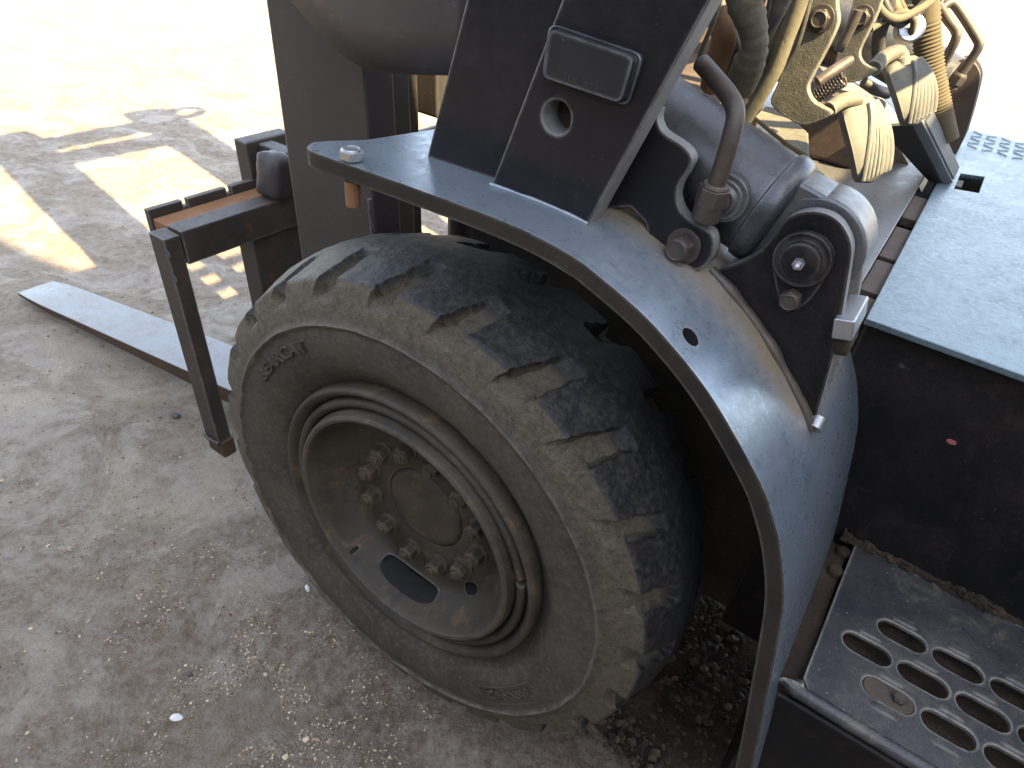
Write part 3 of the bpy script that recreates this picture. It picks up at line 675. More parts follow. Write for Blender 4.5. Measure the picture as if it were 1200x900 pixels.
# eye of the cylinder round the pin, with a neck to the barrel
ey = MB(); NE = 40
ring = [(pin.x+.0375*cos(2*pi*k/NE), pin.z+.0375*sin(2*pi*k/NE)) for k in range(NE)]
ey.prism([(x, ya+.022, z) for x, z in ring], (0, -.044, 0))
nk = [pin+Vector((-.004, 0, .036)), st+ax*.004+Vector((-.3, 0, 1)).normalized()*.034, st+ax*.004-Vector((-.3, 0, 1)).normalized()*.034, pin+Vector((.018, 0, -.034))]
ey.prism([q+Vector((0, .0215, 0)) for q in nk], (0, -.043, 0))
ey.done('cylinder_eye', 'toe_steel', CYL, bevel=.003)
# hydraulic union and bent pipe
fy = ya+.040
fb = P(848, 233, 'y', fy+.004)
mb = MB(); mb.disc(fb+Vector((0, -.012, 0)), (0, 1, 0), .0175, .012, 32); mb.disc(fb, (0, 1, 0), .0145, .004, 32); mb.disc(fb+Vector((0, .004, 0)), (0, 1, 0), .012, .004, 32, r2=.010); mb.done('boss', 'cylinder_paint', CYL, bevel=.001)
e1 = fb+Vector((.004, .017, -.002)); e2 = P(846, 196, 'y', fy+.022); dd = (e2-e1).normalized()
mb = MB(); mb.tube([fb+Vector((0, .006, 0)), e1], .0085, 14, 0); mb.disc(e1-dd*.010, dd, .0100, .012, 20); mb.disc(e1+dd*.001, dd, .0115, .013, 6, rot=.3); mb.disc(e1+dd*.014, dd, .0098, .003, 20, r2=.0085)
mb.done('pipe_union', 'dark_steel', CYL, bevel=.0008)
pp = [e1+dd*.012, e2, P(857, 160, 'y', fy+.022), P(862, 132, 'y', fy+.018), P(854, 112, 'y', fy+.012), P(838, 92, 'y', fy+.005), P(822, 74, 'y', fy-.004)]
MB().tube(pp, .0062, 16, 6).done('hydraulic_pipe', 'dark_steel', CYL, ang=60)
# ---- floor, toe plate, side panel, step
fx = P(1012, 372, 'z', FLZ)
EY = fx.y
hl = [P(u, v, 'z', FLZ) for u, v in ((1126, 203), (1154, 207), (1147, 226), (1118, 221))]
FL = plate('floor_plate', [Vector((-.3235, EY, FLZ)), Vector((-.3235, -1.12, FLZ)), Vector((-1.05, -1.12, FLZ)), Vector((-1.05, EY, FLZ))], [hl], (0, 0, -.006), 'floor_paint', TRUCK, bevel=.001)
# raised chevrons at the far end of the mat
mb = MB()
for i in range(9):
    for j in range(5):
        x = -.345-.022*i; y = -.985-.028*j; s = 1 if (i+j) % 2 else -1
        Mx = Matrix.Translation((x, y, FLZ+.0005)) @ Matrix.Rotation(.75*s, 4, 'Z'); mb.box((-.010, -.0015, 0), (.010, .0015, .0012), Mx)
mb.done('mat_rib', 'floor_paint', FL, bevel=.0006)
TOE = MB().box((-.306, -1.10, FLZ-.005), (.02, -.275, FLZ+.001)).done('toe_plate', 'toe_steel', TRUCK, bevel=.001)
mb = MB()
for y0, y1 in ((-.300, -.265), (-.40, -.312), (-.52, -.412), (-.66, -.56)): mb.box((-.324, y0, FLZ-.018), (-.306, y1, FLZ-.007))
mb.done('floor_support', 'brown_casting', FL, bevel=.001)
MB().box((-.46, -1.1, FLZ-.10), (-.28, -.30, FLZ-.03)).done('cross_member', 'shade_black', FL)  # black box extended under the floor opening to paint its shade
PAN = MB().box((-1.05, PY-.010, .14), (-.325, PY, FLZ-.007)).done('side_panel', 'panel_paint', TRUCK, bevel=.002)
q = P(1115, 518, 'y', PY+.0012); 
lf = [q+Vector((.0045*cos(k*pi/6)*(1 if k < 6 else .9), .0006*(k % 2), .0024*sin(k*pi/6))) for k in range(12)]
rl = MB().prism(lf, (0, -.0008, 0)).done('paint_flake', 'leaf_red', None); tag(rl, 'tiny red flake stuck on the black side panel', 'flake')
so_ = [P(u, v, 'z', STZ) for u, v in ((998, 634), (1050, 656), (1100, 676), (1160, 706), (1200, 726))]
sx0 = P(933, 799, 'z', STZ); sx1 = P(998, 634, 'z', STZ); YO = -.056; YI = so_[0].y+.002
XR = -1.0
def stadium(cx, cy_, hx, hy, n=8):
    o = []
    for k in range(n+1): a = -pi/2+pi*k/n; o.append(Vector((cx+hx-hy+hy*cos(a), cy_+hy*sin(a), STZ)))
    for k in range(n+1): a = pi/2+pi*k/n; o.append(Vector((cx-hx+hy+hy*cos(a), cy_+hy*sin(a), STZ)))
    return o
sA = P(1016, 760, 'z', STZ); sB = P(1082, 796, 'z', STZ); sC = P(1057, 745, 'z', STZ)
px = sB.x-sA.x; pyy = sC.y-sA.y; sxo = sC.x-sA.x
slots = []; bumps = []
for r_, offs in ((-1, -sxo if False else (sC.x-sA.x)), (0, 0), (1, sC.x-sA.x)):
    for k in range(-1, 10):
        c = Vector((sA.x+px*k+(offs if r_ else 0), sA.y+pyy*r_, STZ))
        if c.x < sx0.x-.03 and c.x > XR+.05:
            slots.append((c, r_, k))
            bumps.append((c.x+.002*0, c.y+pyy*.5*1.0)); 
            if r_ == -1: bumps.append((c.x, c.y-pyy*.5))
hx = abs(P(987, 745, 'z', STZ).x-P(1044, 775, 'z', STZ).x)/2*1.0
bolt_slot = min(slots, key=lambda s: (s[0]-P(1038, 816, 'z', STZ)).length)
holes = [stadium(c.x, c.y, hx, .0106) for c, r_, k in slots]
STP = plate('step_plate', [Vector((sx1.x-.004, YI, STZ)), Vector((sx0.x-.004, YO-.012, STZ)), Vector((sx0.x-.012, YO, STZ)), Vector((XR, YO, STZ)), Vector((XR, YI, STZ))], holes, (0, 0, -.0045), 'step_paint', TRUCK, bevel=.0010)
for x, y in bumps:
    if y > YO-.012 or y < YI+.02: continue
    v = []; n = 14
    mb = MB(); rings = ((1, 0), (.92, .0011), (.6, .0016))
    vv = []
    for s, d in rings:
        for k in range(n):
            a = 2*pi*k/n; vv.append(Vector((x+(.0075 if cos(a) > 0 else -.0075)*s+.0038*s*cos(a), y+.0042*s*sin(a), STZ+d)))
    mb.add(vv, [(i*n+k, i*n+(k+1) % n, (i+1)*n+(k+1) % n, (i+1)*n+k) for i in range(2) for k in range(n)]+[list(range(2*n, 3*n))])
    mb.done('grip_stud', 'step_paint', STP, ang=60)
# rolled outer lip, flange beside the fender, dirt trapped in the corner
mb = MB(); mb.tube([(sx0.x-.006, YO-.004, STZ-.0035), (sx0.x-.05, YO+.002, STZ-.004), (XR, YO+.002, STZ-.004)], .0062, 14, 4); mb.done('step_lip', 'step_paint', STP, ang=60)
mb = MB(); mb.box((sx0.x-.006, YI, STZ-.022), (sx0.x+.012, YO-.004, STZ-.010)); mb.done('step_flange', 'packed_soil', STP, bevel=.002)
hexbolt('bolt', (sx1.x+.004, YI+.045, STZ-.010), (0, 0, 1), .008, .008, 'packed_soil', STP)
hexbolt('bolt', (sx1.x+.003, YI+.012, STZ-.010), (0, 0, 1), .008, .006, 'packed_soil', STP)
bc = bolt_slot[0]
mb = MB().prism(stadium(bc.x, bc.y, hx*.98, .0103), (0, 0, -.003)); mb.done('clamp_washer', 'dark_steel', STP, bevel=.0008)
hexbolt('bolt', (bc.x-.008, bc.y-.001, STZ-.001), (0, 0, 1), .0062, .006, 'dark_steel', STP, rot=.2)
# tool box under the step, slope of packed dirt at the wall
MB().box((XR, YI+.004, .10), (sx0.x+.008, YO-.006, STZ-.03)).done('step_box', 'panel_paint', TRUCK, bevel=.003)
MB().box((XR, YI+.006, STZ-.029), (sx0.x-.02, YO-.012, STZ-.022)).done('box_lid', 'packed_soil', STP)
sp = []
V = []; F = []; n = 420; m = 7
for i in range(n+1):
    x = -.395-.62*i/n; w_ = .007+.006*noise.noise(Vector((x*22, 0, 0)))+.004*noise.noise(Vector((x*70, 3, 0)))
    for j in range(m+1):
        a = j/m*pi/2; rr = max(.0015, w_)*(1+.5*noise.noise(Vector((x*160, j*.9, 5)))+.4*noise.noise(Vector((x*420, j*2.1, 9))))
        V.append((x, PY-.001+rr*sin(a), STZ+.0002+rr*1.1*cos(a)))
for i in range(n):
    for j in range(m): F.append((i*(m+1)+j, i*(m+1)+j+1, (i+1)*(m+1)+j+1, (i+1)*(m+1)+j))
mesh('packed_dirt', V, F, 'packed_soil', STP, ang=80)
# ---- pedals
def pedal_arm(name, px_, y, th, parent):
    pts = [P(u, v, 'y', y) for u, v in px_]; return plate(name, catmull(pts+[pts[0]], 3)[:-1], [], (0, -th, 0), 'pedal_paint', parent, bevel=.0018)
def pad(parent, uvs, y, axx, name='pedal_pad'):
    """ribbed foot pad, faces the driver: shell outline traced on the y plane, swept across"""
    return None
BR = pedal_arm('brake_pedal', [(962, -60), (949, 0), (930, 50), (910, 100), (903, 122), (924, 140), (945, 147), (976, 133), (955, 120), (947, 104), (953, 88), (972, 52), (983, 25), (981, 0), (985, -60)], -.375, .010, TRUCK)
IN = pedal_arm('inching_pedal', [(1010, -60), (1000, 0), (986, 45), (975, 88), (985, 96), (1003, 96), (1028, 83), (1013, 74), (1008, 60), (1022, 30), (1034, 0), (1045, -60)], -.525, .010, TRUCK)
def foot(parent, top, bot, width, thick, fan):
    """pad: rounded slab between top and bot (centre line), ribs fanned over its face"""
    top, bot = Vector(top), Vector(bot); d = (bot-top); L = d.length; d.normalize(); sy = Vector((.62, .78, 0)); sy = (sy-d*sy.dot(d)).normalized(); nrm = d.cross(sy).normalized()
    if nrm.x > 0: nrm = -nrm
    def pt(s, t, h):        # s along 0..1, t across -1..1
        bow = .010*(1-(2*s-1)**2)+.006*s
        wv = width/2*(.62+.5*sin(pi*min(1, .18+.72*s)))
        return top+d*(L*s)+sy*(t*wv)+nrm*(h+bow)
    V = []; n = 16; m = 9
    ss_ = [i/n for i in range(n+1)]
    F = []
    for s in ss_:
        e = sqrt(max(0, 1-(2*s-1)**8))*.96+.04
        for j in range(m): V.append(pt(s, (-1+2*j/(m-1))*e, 0 if 0 < j < m-1 and 0 < s < 1 else -.003))
    o = len(V)
    for s in ss_:
        e = sqrt(max(0, 1-(2*s-1)**8))*.96+.04
        for j in range(m): V.append(pt(s, (-1+2*j/(m-1))*e, -thick))
    for i in range(n):
        for j in range(m-1):
            a = i*m+j; F.append((a, a+1, a+m+1, a+m)); F.append((o+a, o+a+m, o+a+m+1, o+a+1))
        F.append((i*m, (i+1)*m, o+(i+1)*m, o+i*m)); F.append((i*m+m-1, o+i*m+m-1, o+(i+1)*m+m-1, (i+1)*m+m-1))
    for j in range(m-1): F.append((j, o+j, o+j+1, j+1)); F.append((n*m+j, n*m+j+1, o+n*m+j+1, o+n*m+j))
    pd = mesh('pedal_pad', V, F, 'pedal_rubber', parent, bevel=0, ang=50)
    mb = MB()
    for k in range(7):
        f0 = -.55+fan*k*.02; t1 = -.95+1.9*k/6
        pts = [pt(.12+.80*i/10, (-.75+.25*k/6*1.6)*(1-i/10)+t1*(i/10)*.92, .0012) for i in range(11)]
        mb.tube(pts, .0024, 6, 0)
    mb.done('pad_rib', 'pedal_rubber', pd, ang=60)
    return pd
foot(BR, P(1004, 112, 'y', -.42), P(1019, 214, 'y', -.42), .044, .011, 1)
foot(IN, P(1056, 66, 'y', -.58), P(1073, 146, 'y', -.58), .050, .011, 1)
MB().tube([P(972, 128, 'y', -.385), P(988, 118, 'y', -.40), P(1006, 116, 'y', -.42)], .0075, 10, 4).done('pad_stem', 'pedal_paint', BR, ang=60)
MB().tube([P(1024, 80, 'y', -.535), P(1038, 66, 'y', -.56), P(1054, 62, 'y', -.58), P(1058, 78, 'y', -.58)], .0085, 10, 4).done('pad_stem', 'pedal_paint', IN, ang=60)
# accelerator: wedge with fine ribs, hinged in the floor opening
g0 = P(1117, 214, 'z', FLZ+.004); g1 = Vector((g0.x, g0.y-.075, g0.z)); g2 = P(1077, 146, 'z', FLZ+.085); g3 = Vector((g2.x, g2.y-.075, g2.z))
g2 = Vector((g0.x+(g2.x-g0.x), g0.y+(g2.y-g0.y)*.75, g2.z)); g3 = g2+Vector((0, -.075, 0))
nn = (g2-g0).cross(g1-g0).normalized()
if nn.x > 0: nn = -nn
AC = MB().prism([g0, g1, g3, g2], -nn*.012).done('accelerator_pedal', 'pad_rubber', TRUCK, bevel=.0015)
mb = MB()
for k in range(8):
    s = (k+.7)/8.4; a = g0.lerp(g1, s); b = g2.lerp(g3, s); d = (b-a)
    mb.tube([a+d*.06+nn*.0004, a+d*.97+nn*.0004], .0030, 6, 0)
mb.done('pad_rib', 'pad_rubber', AC, ang=60)
wq = [g0-nn*.012, g2-nn*.012, g2-nn*.012+Vector((.035, 0, -.012)), g0+Vector((.03, 0, -.006))]
MB().prism(wq, (0, -.02, 0)).done('pedal_web', 'dark_rubber', AC, bevel=.001)
MB().box((g0.x-.012, g0.y-.055, FLZ-.02), (g0.x+.02, g0.y-.02, FLZ-.004)).done('hinge', 'brown_casting', AC)
# ---- steering column with its boot, wiring and hoses behind the pedals
bt = [P(1082, -60, 'y', -.74), P(1085, 20, 'y', -.745), P(1090, 80, 'y', -.75), P(1100, 130, 'y', -.755), P(1108, 165, 'y', -.76)]
BT = MB().tube(bt, lambda q: .0165+.0012*sin(q*330), 18, 26).done('column_boot', 'boot_cloth', TRUCK, ang=70)
SCL = MB().tube([bt[0], Vector((-.30, -.62, 1.02)), Vector((-.42, -.53, 1.20))], .022, 16, 4).done('steering_column', 'dark_steel', TRUCK)
v, f = [], []
mb = MB(); sw = Vector((-.43, -.52, 1.215)); sax = Vector((-.55, 0, .83)).normalized(); sa_ = sax.orthogonal().normalized(); sb_ = sax.cross(sa_)
mb.tube([sw+sa_*.17*cos(k*pi/24)+sb_*.17*sin(k*pi/24) for k in range(49)], .012, 10, 0); mb.done('steering_wheel', 'dark_rubber', SCL)
mb = MB(); [mb.tube([sw, sw+sa_*.17*cos(a)+sb_*.17*sin(a)], .010, 8, 0) for a in (0, 2.1, 4.2)]; mb.done('spoke', 'dark_rubber', SCL)
def hose(name, pts, r, mat, rib=0):
    q = [P(u, v, 'y', y) for u, v, y in pts]
    return MB().tube(q, (lambda s: r*(1+.13*sin(s*rib)+.04*sin(s*61)+.03*sin(s*143+1))) if rib else r, 12, 8).done(name, mat, TRUCK, ang=60)
hose('wrapped_hose', [(862, -50, -.26), (872, 0, -.26), (882, 30, -.265), (884, 55, -.27), (876, 78, -.28), (868, 100, -.30)], .0125, 'hose_cream', 9)
hose('black_hose', [(936, -50, -.30), (915, 0, -.30), (903, 22, -.30), (892, 44, -.31), (882, 60, -.33), (868, 86, -.36)], .0085, 'hose_black')
hose('black_hose', [(898, -40, -.34), (886, 0, -.34), (874, 26, -.36), (866, 60, -.4)], .0085, 'hose_black')
hose('cream_cable', [(948, -40, -.33), (934, 10, -.33), (921, 45, -.33), (908, 80, -.33), (890, 112, -.33), (872, 140, -.33)], .0075, 'hose_cream')
hose('cream_cable', [(942, -40, -.345), (925, 14, -.345), (910, 45, -.345), (900, 76, -.345), (884, 104, -.345), (866, 132, -.345)], .0070, 'hose_cream')
hose('cream_cable', [(915, 40, -.36), (904, 64, -.35), (896, 88, -.34), (880, 116, -.33), (860, 130, -.33)], .006, 'hose_cream')
hose('thin_wire', [(955, -30, -.345), (944, 20, -.345), (930, 62, -.345), (908, 92, -.345), (888, 118, -.345)], .0025, 'hose_black')
hose('thin_wire', [(848, -20, -.22), (838, 20, -.22), (826, 50, -.23), (815, 80, -.25)], .002, 'hose_cream')
hose('orange_hose', [(842, 10, -.30), (848, 45, -.30), (840, 74, -.31), (834, 100, -.33)], .011, 'hose_orange')
for k in range(7):
    y = -.60-.03*k; dx = 9*k
    hose('harness_wire', [(1022+dx*.6, -30, y), (1030+dx, 8+3*sin(k*2), y), (1050+dx*.6, 22+6*sin(k), y-.02), (1078+4*k, 10-4*k, y-.05), (1102, -8-3*k, y-.08)], .0045+.001*(k % 3), ('hose_cream', 'hose_black', 'hose_orange', 'hose_cream')[k % 4])
hose('harness_wire', [(1020, 34, -.60), (1040, 22, -.62), (1058, 14, -.63), (1070, 22, -.65), (1069, 36, -.66), (1062, 44, -.67)], .004, 'hose_cream')
mb = MB(); q = P(1062, 36, 'y', -.68); mb.disc(q, (-.3, .8, .3), .016, .02, 20); mb.done('switch', 'bright_steel', TRUCK, bevel=.002)
hose('link_rod', [(1006, 12, -.47), (996, 34, -.47), (983, 60, -.47)], .005, 'dark_steel')
hose('link_rod', [(958, 96, -.42), (975, 84, -.43), (996, 70, -.45)], .0055, 'dark_steel')
hose('link_rod', [(1012, 96, -.56), (1024, 104, -.57), (1040, 110, -.6)], .006, 'dark_steel')
hose('black_hose', [(838, -20, -.33), (846, 20, -.33), (858, 60, -.34), (862, 100, -.35)], .009, 'hose_black')
hose('black_hose', [(1046, -30, -.64), (1040, 10, -.64), (1030, 44, -.65), (1030, 80, -.67)], .008, 'hose_black')
hose('thin_wire', [(905, -20, -.29), (900, 14, -.29), (893, 30, -.29), (886, 58, -.295), (892, 84, -.30)], .0022, 'hose_black')
hose('thin_wire', [(1060, 60, -.70), (1052, 30, -.70), (1062, 8, -.70), (1082, 14, -.70)], .0025, 'hose_black')
q0, q1_ = P(948, 118, 'y', -.45), P(990, 92, 'y', -.45); dq = q1_-q0; e_ = dq.orthogonal().normalized(); e2_ = dq.normalized().cross(e_)
MB().tube([q0+dq*(k/150)+(e_*cos(k*.55)+e2_*sin(k*.55))*.007 for k in range(151)], .0012, 6, 0).done('return_spring', 'dark_steel', TRUCK, ang=60)
hexbolt('bolt', P(962, 22, 'y', -.375), (0, 1, 0), .009, .008, 'dark_steel', BR, washer=.012)
hexbolt('bolt', P(1010, 20, 'y', -.525), (0, 1, 0), .009, .008, 'dark_steel', IN, washer=.012)
# firewall and castings in the dark behind the pedals
MB().box((.02, -1.0, .40), (.035, -.29, .80)).done('firewall', 'brown_casting', TRUCK, bevel=.002)
MB().box((-.10, -.60, FLZ+.001), (.02, -.34, FLZ+.11)).done('brake_servo', 'brown_casting', TRUCK, bevel=.015)
MB().tube([(-.02, -.30, .80), (-.05, -.45, .79), (-.06, -.75, .80), (-.03, -.98, .80)], .016, 14, 6).done('pedal_shaft', 'brown_casting', TRUCK)
MB().box((-.22, -.78, FLZ+.001), (-.12, -.66, FLZ+.075)).done('pedal_bracket', 'brown_casting', TRUCK, bevel=.008)
MB().box((-.02, -.42, .70), (.0, -.30, .88)).done('valve_block', 'brown_casting', TRUCK, bevel=.01)
# light plate in front of the cylinder end (lit corner)
pl = [P(u, v, 'z', .685) for u, v in ((897, 124), (918, 128), (948, 156), (949, 182), (925, 168), (885, 136))]
plate('cover_plate', pl, [], (0, 0, -.006), 'pedal_paint', TRUCK, bevel=.002)
# ---- tilt cylinder bracket on the far side
ry = -.91
RC = [(1108, 165), (1110, 110), (1114, 84), (1124, 71), (1137, 70), (1147, 82), (1148, 96), (1140, 130), (1131, 160)]
R3 = [P(u, v, 'y', ry) for u, v in RC]; R3 = catmull(R3, 3)
FB = plate('cylinder_bracket', R3+[Vector((R3[-1].x, ry, .60)), Vector((R3[0].x, ry, .60))], [], (0, -.012, 0), 'brown_casting', TRUCK, bevel=.002)
plate('inner_plate', [q+Vector((0, -.055, 0)) for q in R3+[Vector((R3[-1].x, ry, .60)), Vector((R3[0].x, ry, .60))]], [], (0, -.012, 0), 'fender_paint', FB, bevel=.002)
MB().tube([Vector((-.27, -.93, .70)), Vector((.2, -.93, .84))], .040, 28, 0).done('tilt_cylinder', 'cylinder_paint', TRUCK)
def hose2(pts, r): return MB().tube([P(u, v, 'y', y) for u, v, y in pts], r, 14, 6).done('hydraulic_pipe', 'dark_steel', FB, ang=60)
hose2([(1102, 10, -.86), (1114, 3, -.87), (1124, 12, -.875), (1145, 45, -.88), (1147, 54, -.88), (1142, 64, -.88), (1128, 84, -.88), (1116, 104, -.88)], .0065)
hose2([(1098, 4, -.84), (1110, 22, -.85), (1120, 36, -.855), (1120, 46, -.855), (1112, 62, -.86), (1102, 80, -.87)], .0065)
q = P(1118, 98, 'y', -.88); hexbolt('pipe_union', q, P(1128, 84, 'y', -.88)-q, .011, .016, 'dark_steel', FB)
# ---- mast: two rails, cross members, lift cylinder
TM = .075
def tilt(x, z, t=TM): return x+t*(z-.4)
mx1 = P(332, 155, 'y', -.18); mx0 = P(428, 100, 'y', -.18)
XF = mx1.x-TM*(mx1.z-.4); XB = mx0.x-TM*(mx0.z-.4)
def rail(x0, x1, y0, y1, z0, z1, name, parent, mat='mast_steel', bv=.004):
    c = []
    for z in (z0, z1): c += [(tilt(x0, z), y0, z), (tilt(x1, z), y0, z), (tilt(x1, z), y1, z), (tilt(x0, z), y1, z)]
    return mesh(name, c, [(0, 1, 2, 3), (7, 6, 5, 4), (0, 4, 5, 1), (1, 5, 6, 2), (2, 6, 7, 3), (3, 7, 4, 0)], mat, parent, bevel=bv)
yR = 2*YC
MS = rail(XB, XF, -.180, -.225, .06, 2.16, 'mast', TRUCK)
rail(XB+.035, XF-.02, -.2265, -.290, .08, 2.20, 'inner_rail', MS)
rail(XB+.07, XF-.05, -.2915, -.345, .30, 1.4, 'lift_chain_guard', MS)
rail(XB, XF, yR+.225, yR+.180, .06, 2.16, 'outer_rail', MS)
rail(XB+.035, XF-.02, yR+.2265, yR+.345, .08, 2.20, 'inner_rail', MS)
rail(XB+.035, XF-.02, -.2905, -.350, 1.25, 2.20, 'inner_rail', MS)
for z0, z1 in ((.12, .24), (.62, .70), (1.86, 1.935), (2.02, 2.10)): rail(XB+.04, XF-.04, -.346, yR+.346, z0, z1, 'cross_member', MS)
rail(XB+.02, XB+.06, -.38, -.43, .1, 1.32, 'lift_cylinder', MS, 'dark_steel', .015)
rail(XB+.02, XB+.06, yR+.43, yR+.38, .1, 1.32, 'lift_cylinder', MS, 'dark_steel', .015)
mb = MB(); mb.tube([Vector((tilt(XF, 2.07)-.03, -.895+.055*cos(k*pi/12)*1.3, 2.075+.055*sin(k*pi/12))) for k in range(25)], .018, 10, 0); mb.done('hose_sheave', 'mast_steel', MS)
bead([P(433, 233, 'y', -.17), P(434, 250, 'y', -.17), P(437, 276, 'y', -.17)], .0022, 'brake_pipe', MS, 'mast_steel')
# curved shield hanging between pillar and mast
plan = catmull([Vector(q) for q in ((.300, -.128, 0), (.240, -.117, 0), (.185, -.109, 0), (.130, -.104, 0), (.075, -.101, 0), (.02, -.100, 0))], 5)
def edge_v(u):
    ks = [(300, -80), (345, 0), (365, 24), (385, 46), (405, 65), (425, 78), (445, 84), (480, 87), (540, 88), (640, 88)]
    for (a, b), (c, d) in zip(ks, ks[1:]):
        if a <= u <= c: return b+(d-b)*(u-a)/(c-a)
    return 88
V = []; NZ = 10
for p in plan:
    lo, hi = .45, 1.3
    for _ in range(40):
        m_ = (lo+hi)/2; u, v = PR((p.x, p.y, m_))
        if v > edge_v(u): lo = m_
        else: hi = m_
    for k in range(NZ+1): V.append((p.x, p.y, lo+(1.10-lo)*k/NZ))
F = [(i*(NZ+1)+k, (i+1)*(NZ+1)+k, (i+1)*(NZ+1)+k+1, i*(NZ+1)+k+1) for i in range(len(plan)-1) for k in range(NZ)]
SH = mesh('hose_shield', V, F, 'mast_steel', TRUCK, ang=70)
sm = SH.modifiers.new('thick', 'SOLIDIFY'); sm.thickness = .004
# ---- carriage and fork
TC = .10
ct = P(188, 284, 'x', .50); cb_ = P(263, 530, 'x', .455)
CAR = None
def cbox(name, x0, x1, y0, y1, z0, z1, mat, parent, bv=.0015, zr=.26):
    c = []
    for z in (z0, z1): c += [(x0+TC*(z-zr), y0, z), (x1+TC*(z-zr), y0, z), (x1+TC*(z-zr), y1, z), (x0+TC*(z-zr), y1, z)]
    return mesh(name, c, [(0, 1, 2, 3), (7, 6, 5, 4), (0, 4, 5, 1), (1, 5, 6, 2), (2, 6, 7, 3), (3, 7, 4, 0)], mat, parent, bevel=bv)
xc = .48
ey0 = P(190, 290, 'x', xc+TC*.18).y; zt_ = P(190, 282, 'x', xc+TC*.18).z; zb_ = P(262, 530, 'x', xc-TC*.2).z
CAR = cbox('carriage', xc, xc+.034, ey0-.004, ey0-.028, zb_+.02, zt_, 'carriage_steel', TRUCK)
for (u, v) in ((196, 298), (204, 327), (250, 499)):
    q = P(u, v, 'y', ey0-.003); MB().disc((q.x, ey0-.0045, q.z), (0, 1, 0), .0055, .0008, 14).done('hole_shade_disc', 'stone_dark', CAR)  # raised dark disc painted for the shade of a hole, nothing cut
cbox('end_clip', xc-.004, xc+.036, ey0-.006, ey0-.030, zb_-.012, zb_+.0195, 'rust_dark', CAR, .003)
bead([(xc+TC*(zb_+.021-.26)-.003, ey0-.003, zb_+.021), (xc+TC*(zb_+.021-.26)+.018, ey0-.001, zb_+.020), (xc+TC*(zb_+.021-.26)+.037, ey0-.004, zb_+.021)], .003, 'weld', CAR)
yE = ey0-.030; yF = 2*YC-ey0
zbar = P(225, 268, 'x', xc+TC*.16).z
cbox('top_bar', xc-.002, xc+.030, yE, yF, zbar-.048, zbar, 'carriage_steel', CAR)
cbox('rusty_ledge', xc+.020, xc+.0705, yE-.004, yF, zbar-.04, zbar-.006, 'rust_ledge', CAR)
cbox('bottom_bar', xc+.004, xc+.030, yE-.06, yF, .07, .13, 'carriage_steel', CAR)
# notched front flange of the upper bar
yn = yE
segs = [(yn, yn-.055, .007), (yn-.055, yn-.063, -.002), (yn-.063, yn-.130, .007), (yn-.130, yn-.138, -.002), (yn-.138, yF, .007)]
for a, b, h in segs: cbox('front_flange', xc+.071, xc+.080, a-.0004, b+.0004, zbar-.03, zbar+h, 'carriage_steel', CAR, .001)
# inner upright of the carriage and its roller casting
ua = P(293, 170, 'x', xc+.085); ztop = ua.z
UPR = cbox('carriage_upright', xc+.0815, xc+.11, ua.y, ua.y-.09, .08, ztop, 'carriage_steel', CAR, .003, zr=ztop-.15)
cbox('upright_web', xc+.02, xc+.081, ua.y-.022, ua.y-.05, zbar, ztop-.004, 'mast_steel', CAR, .003, zr=ztop-.15)
rc = P(322, 205, 'x', xc+.03)
bm = bmesh.new(); bmesh.ops.create_cube(bm, size=1)
for q in bm.verts: q.co = Vector((q.co.x*.05, q.co.y*(.050 if q.co.z < 0 else .034)+(0 if q.co.z < 0 else -.004), q.co.z*.066))
bmesh.ops.subdivide_edges(bm, edges=bm.edges[:], cuts=5, use_grid_fill=True)
for _ in range(4): bmesh.ops.smooth_vert(bm, verts=bm.verts, factor=.5, use_axis_x=True, use_axis_y=True, use_axis_z=True)
for q in bm.verts: q.co += q.co.normalized()*.003*noise.noise(q.co*60); q.co += rc
me = bpy.data.meshes.new('roller_cap'); bm.to_mesh(me); bm.free(); link('roller_cap', me, 'mast_steel', CAR, ang=80)
# fork: tapered blade on the ground, heel and shank in front of the carriage
def fork(y0s, y1s, name, xs_tip):
    ztip = .006; xh = xc+.075
    def top(x): return ztip+.012+(xs_tip-x)*.095 if x < xs_tip-.02 else ztip+.010
    N = 14; V = []; F = []
    for i in range(N+1):
        s = i/N; x = xh+(xs_tip-xh)*s; t = top(x); th = .036*(1-s)+.008*s
        a = y0s[0]+(y0s[1]-y0s[0])*s; b = y1s[0]+(y1s[1]-y1s[0])*s
        if s > .985: a -= .007; b += .007
        elif s > .92: a -= .002; b += .002
        V += [(x, a, t), (x, b, t), (x, b, max(.001, t-th)), (x, a, max(.001, t-th))]
    for i in range(N):
        for j in range(4): F.append((i*4+j, i*4+(j+1) % 4, i*4+4+(j+1) % 4, i*4+4+j))
    F += [(0, 1, 2, 3), (N*4+3, N*4+2, N*4+1, N*4)]
    o = mesh(name, V, F, 'fork_steel', TRUCK, bevel=.0025); o.data.materials.append(MATS['rust_dark'])
    for pl_ in o.data.polygons: pl_.material_index = 0 if pl_.normal.z > .6 else 1
    cbox('shank', xc+.024, xc+.060, y0s[0]-.03, y1s[0]-.03, top(xh)-.03, zbar-.05, 'carriage_steel', o, .003, zr=zbar)
    return o
tipx = P(25, 340, 'z', .018).x
f0 = P(228, 443, 'z', .066); f1 = P(264, 403, 'z', .066); g0_ = P(18, 345, 'z', .017); g1_ = P(62, 325, 'z', .017)
xh = xc+.075
def ext(a, b): return b.y+(a.y-b.y)*(xh-b.x)/(a.x-b.x)
fork((ext(f0, g0_), g0_.y), (ext(f1, g1_), g1_.y), 'fork', tipx)
fork((2*YC-ext(f1, g1_), 2*YC-g1_.y), (2*YC-ext(f0, g0_), 2*YC-g0_.y), 'fork', tipx)
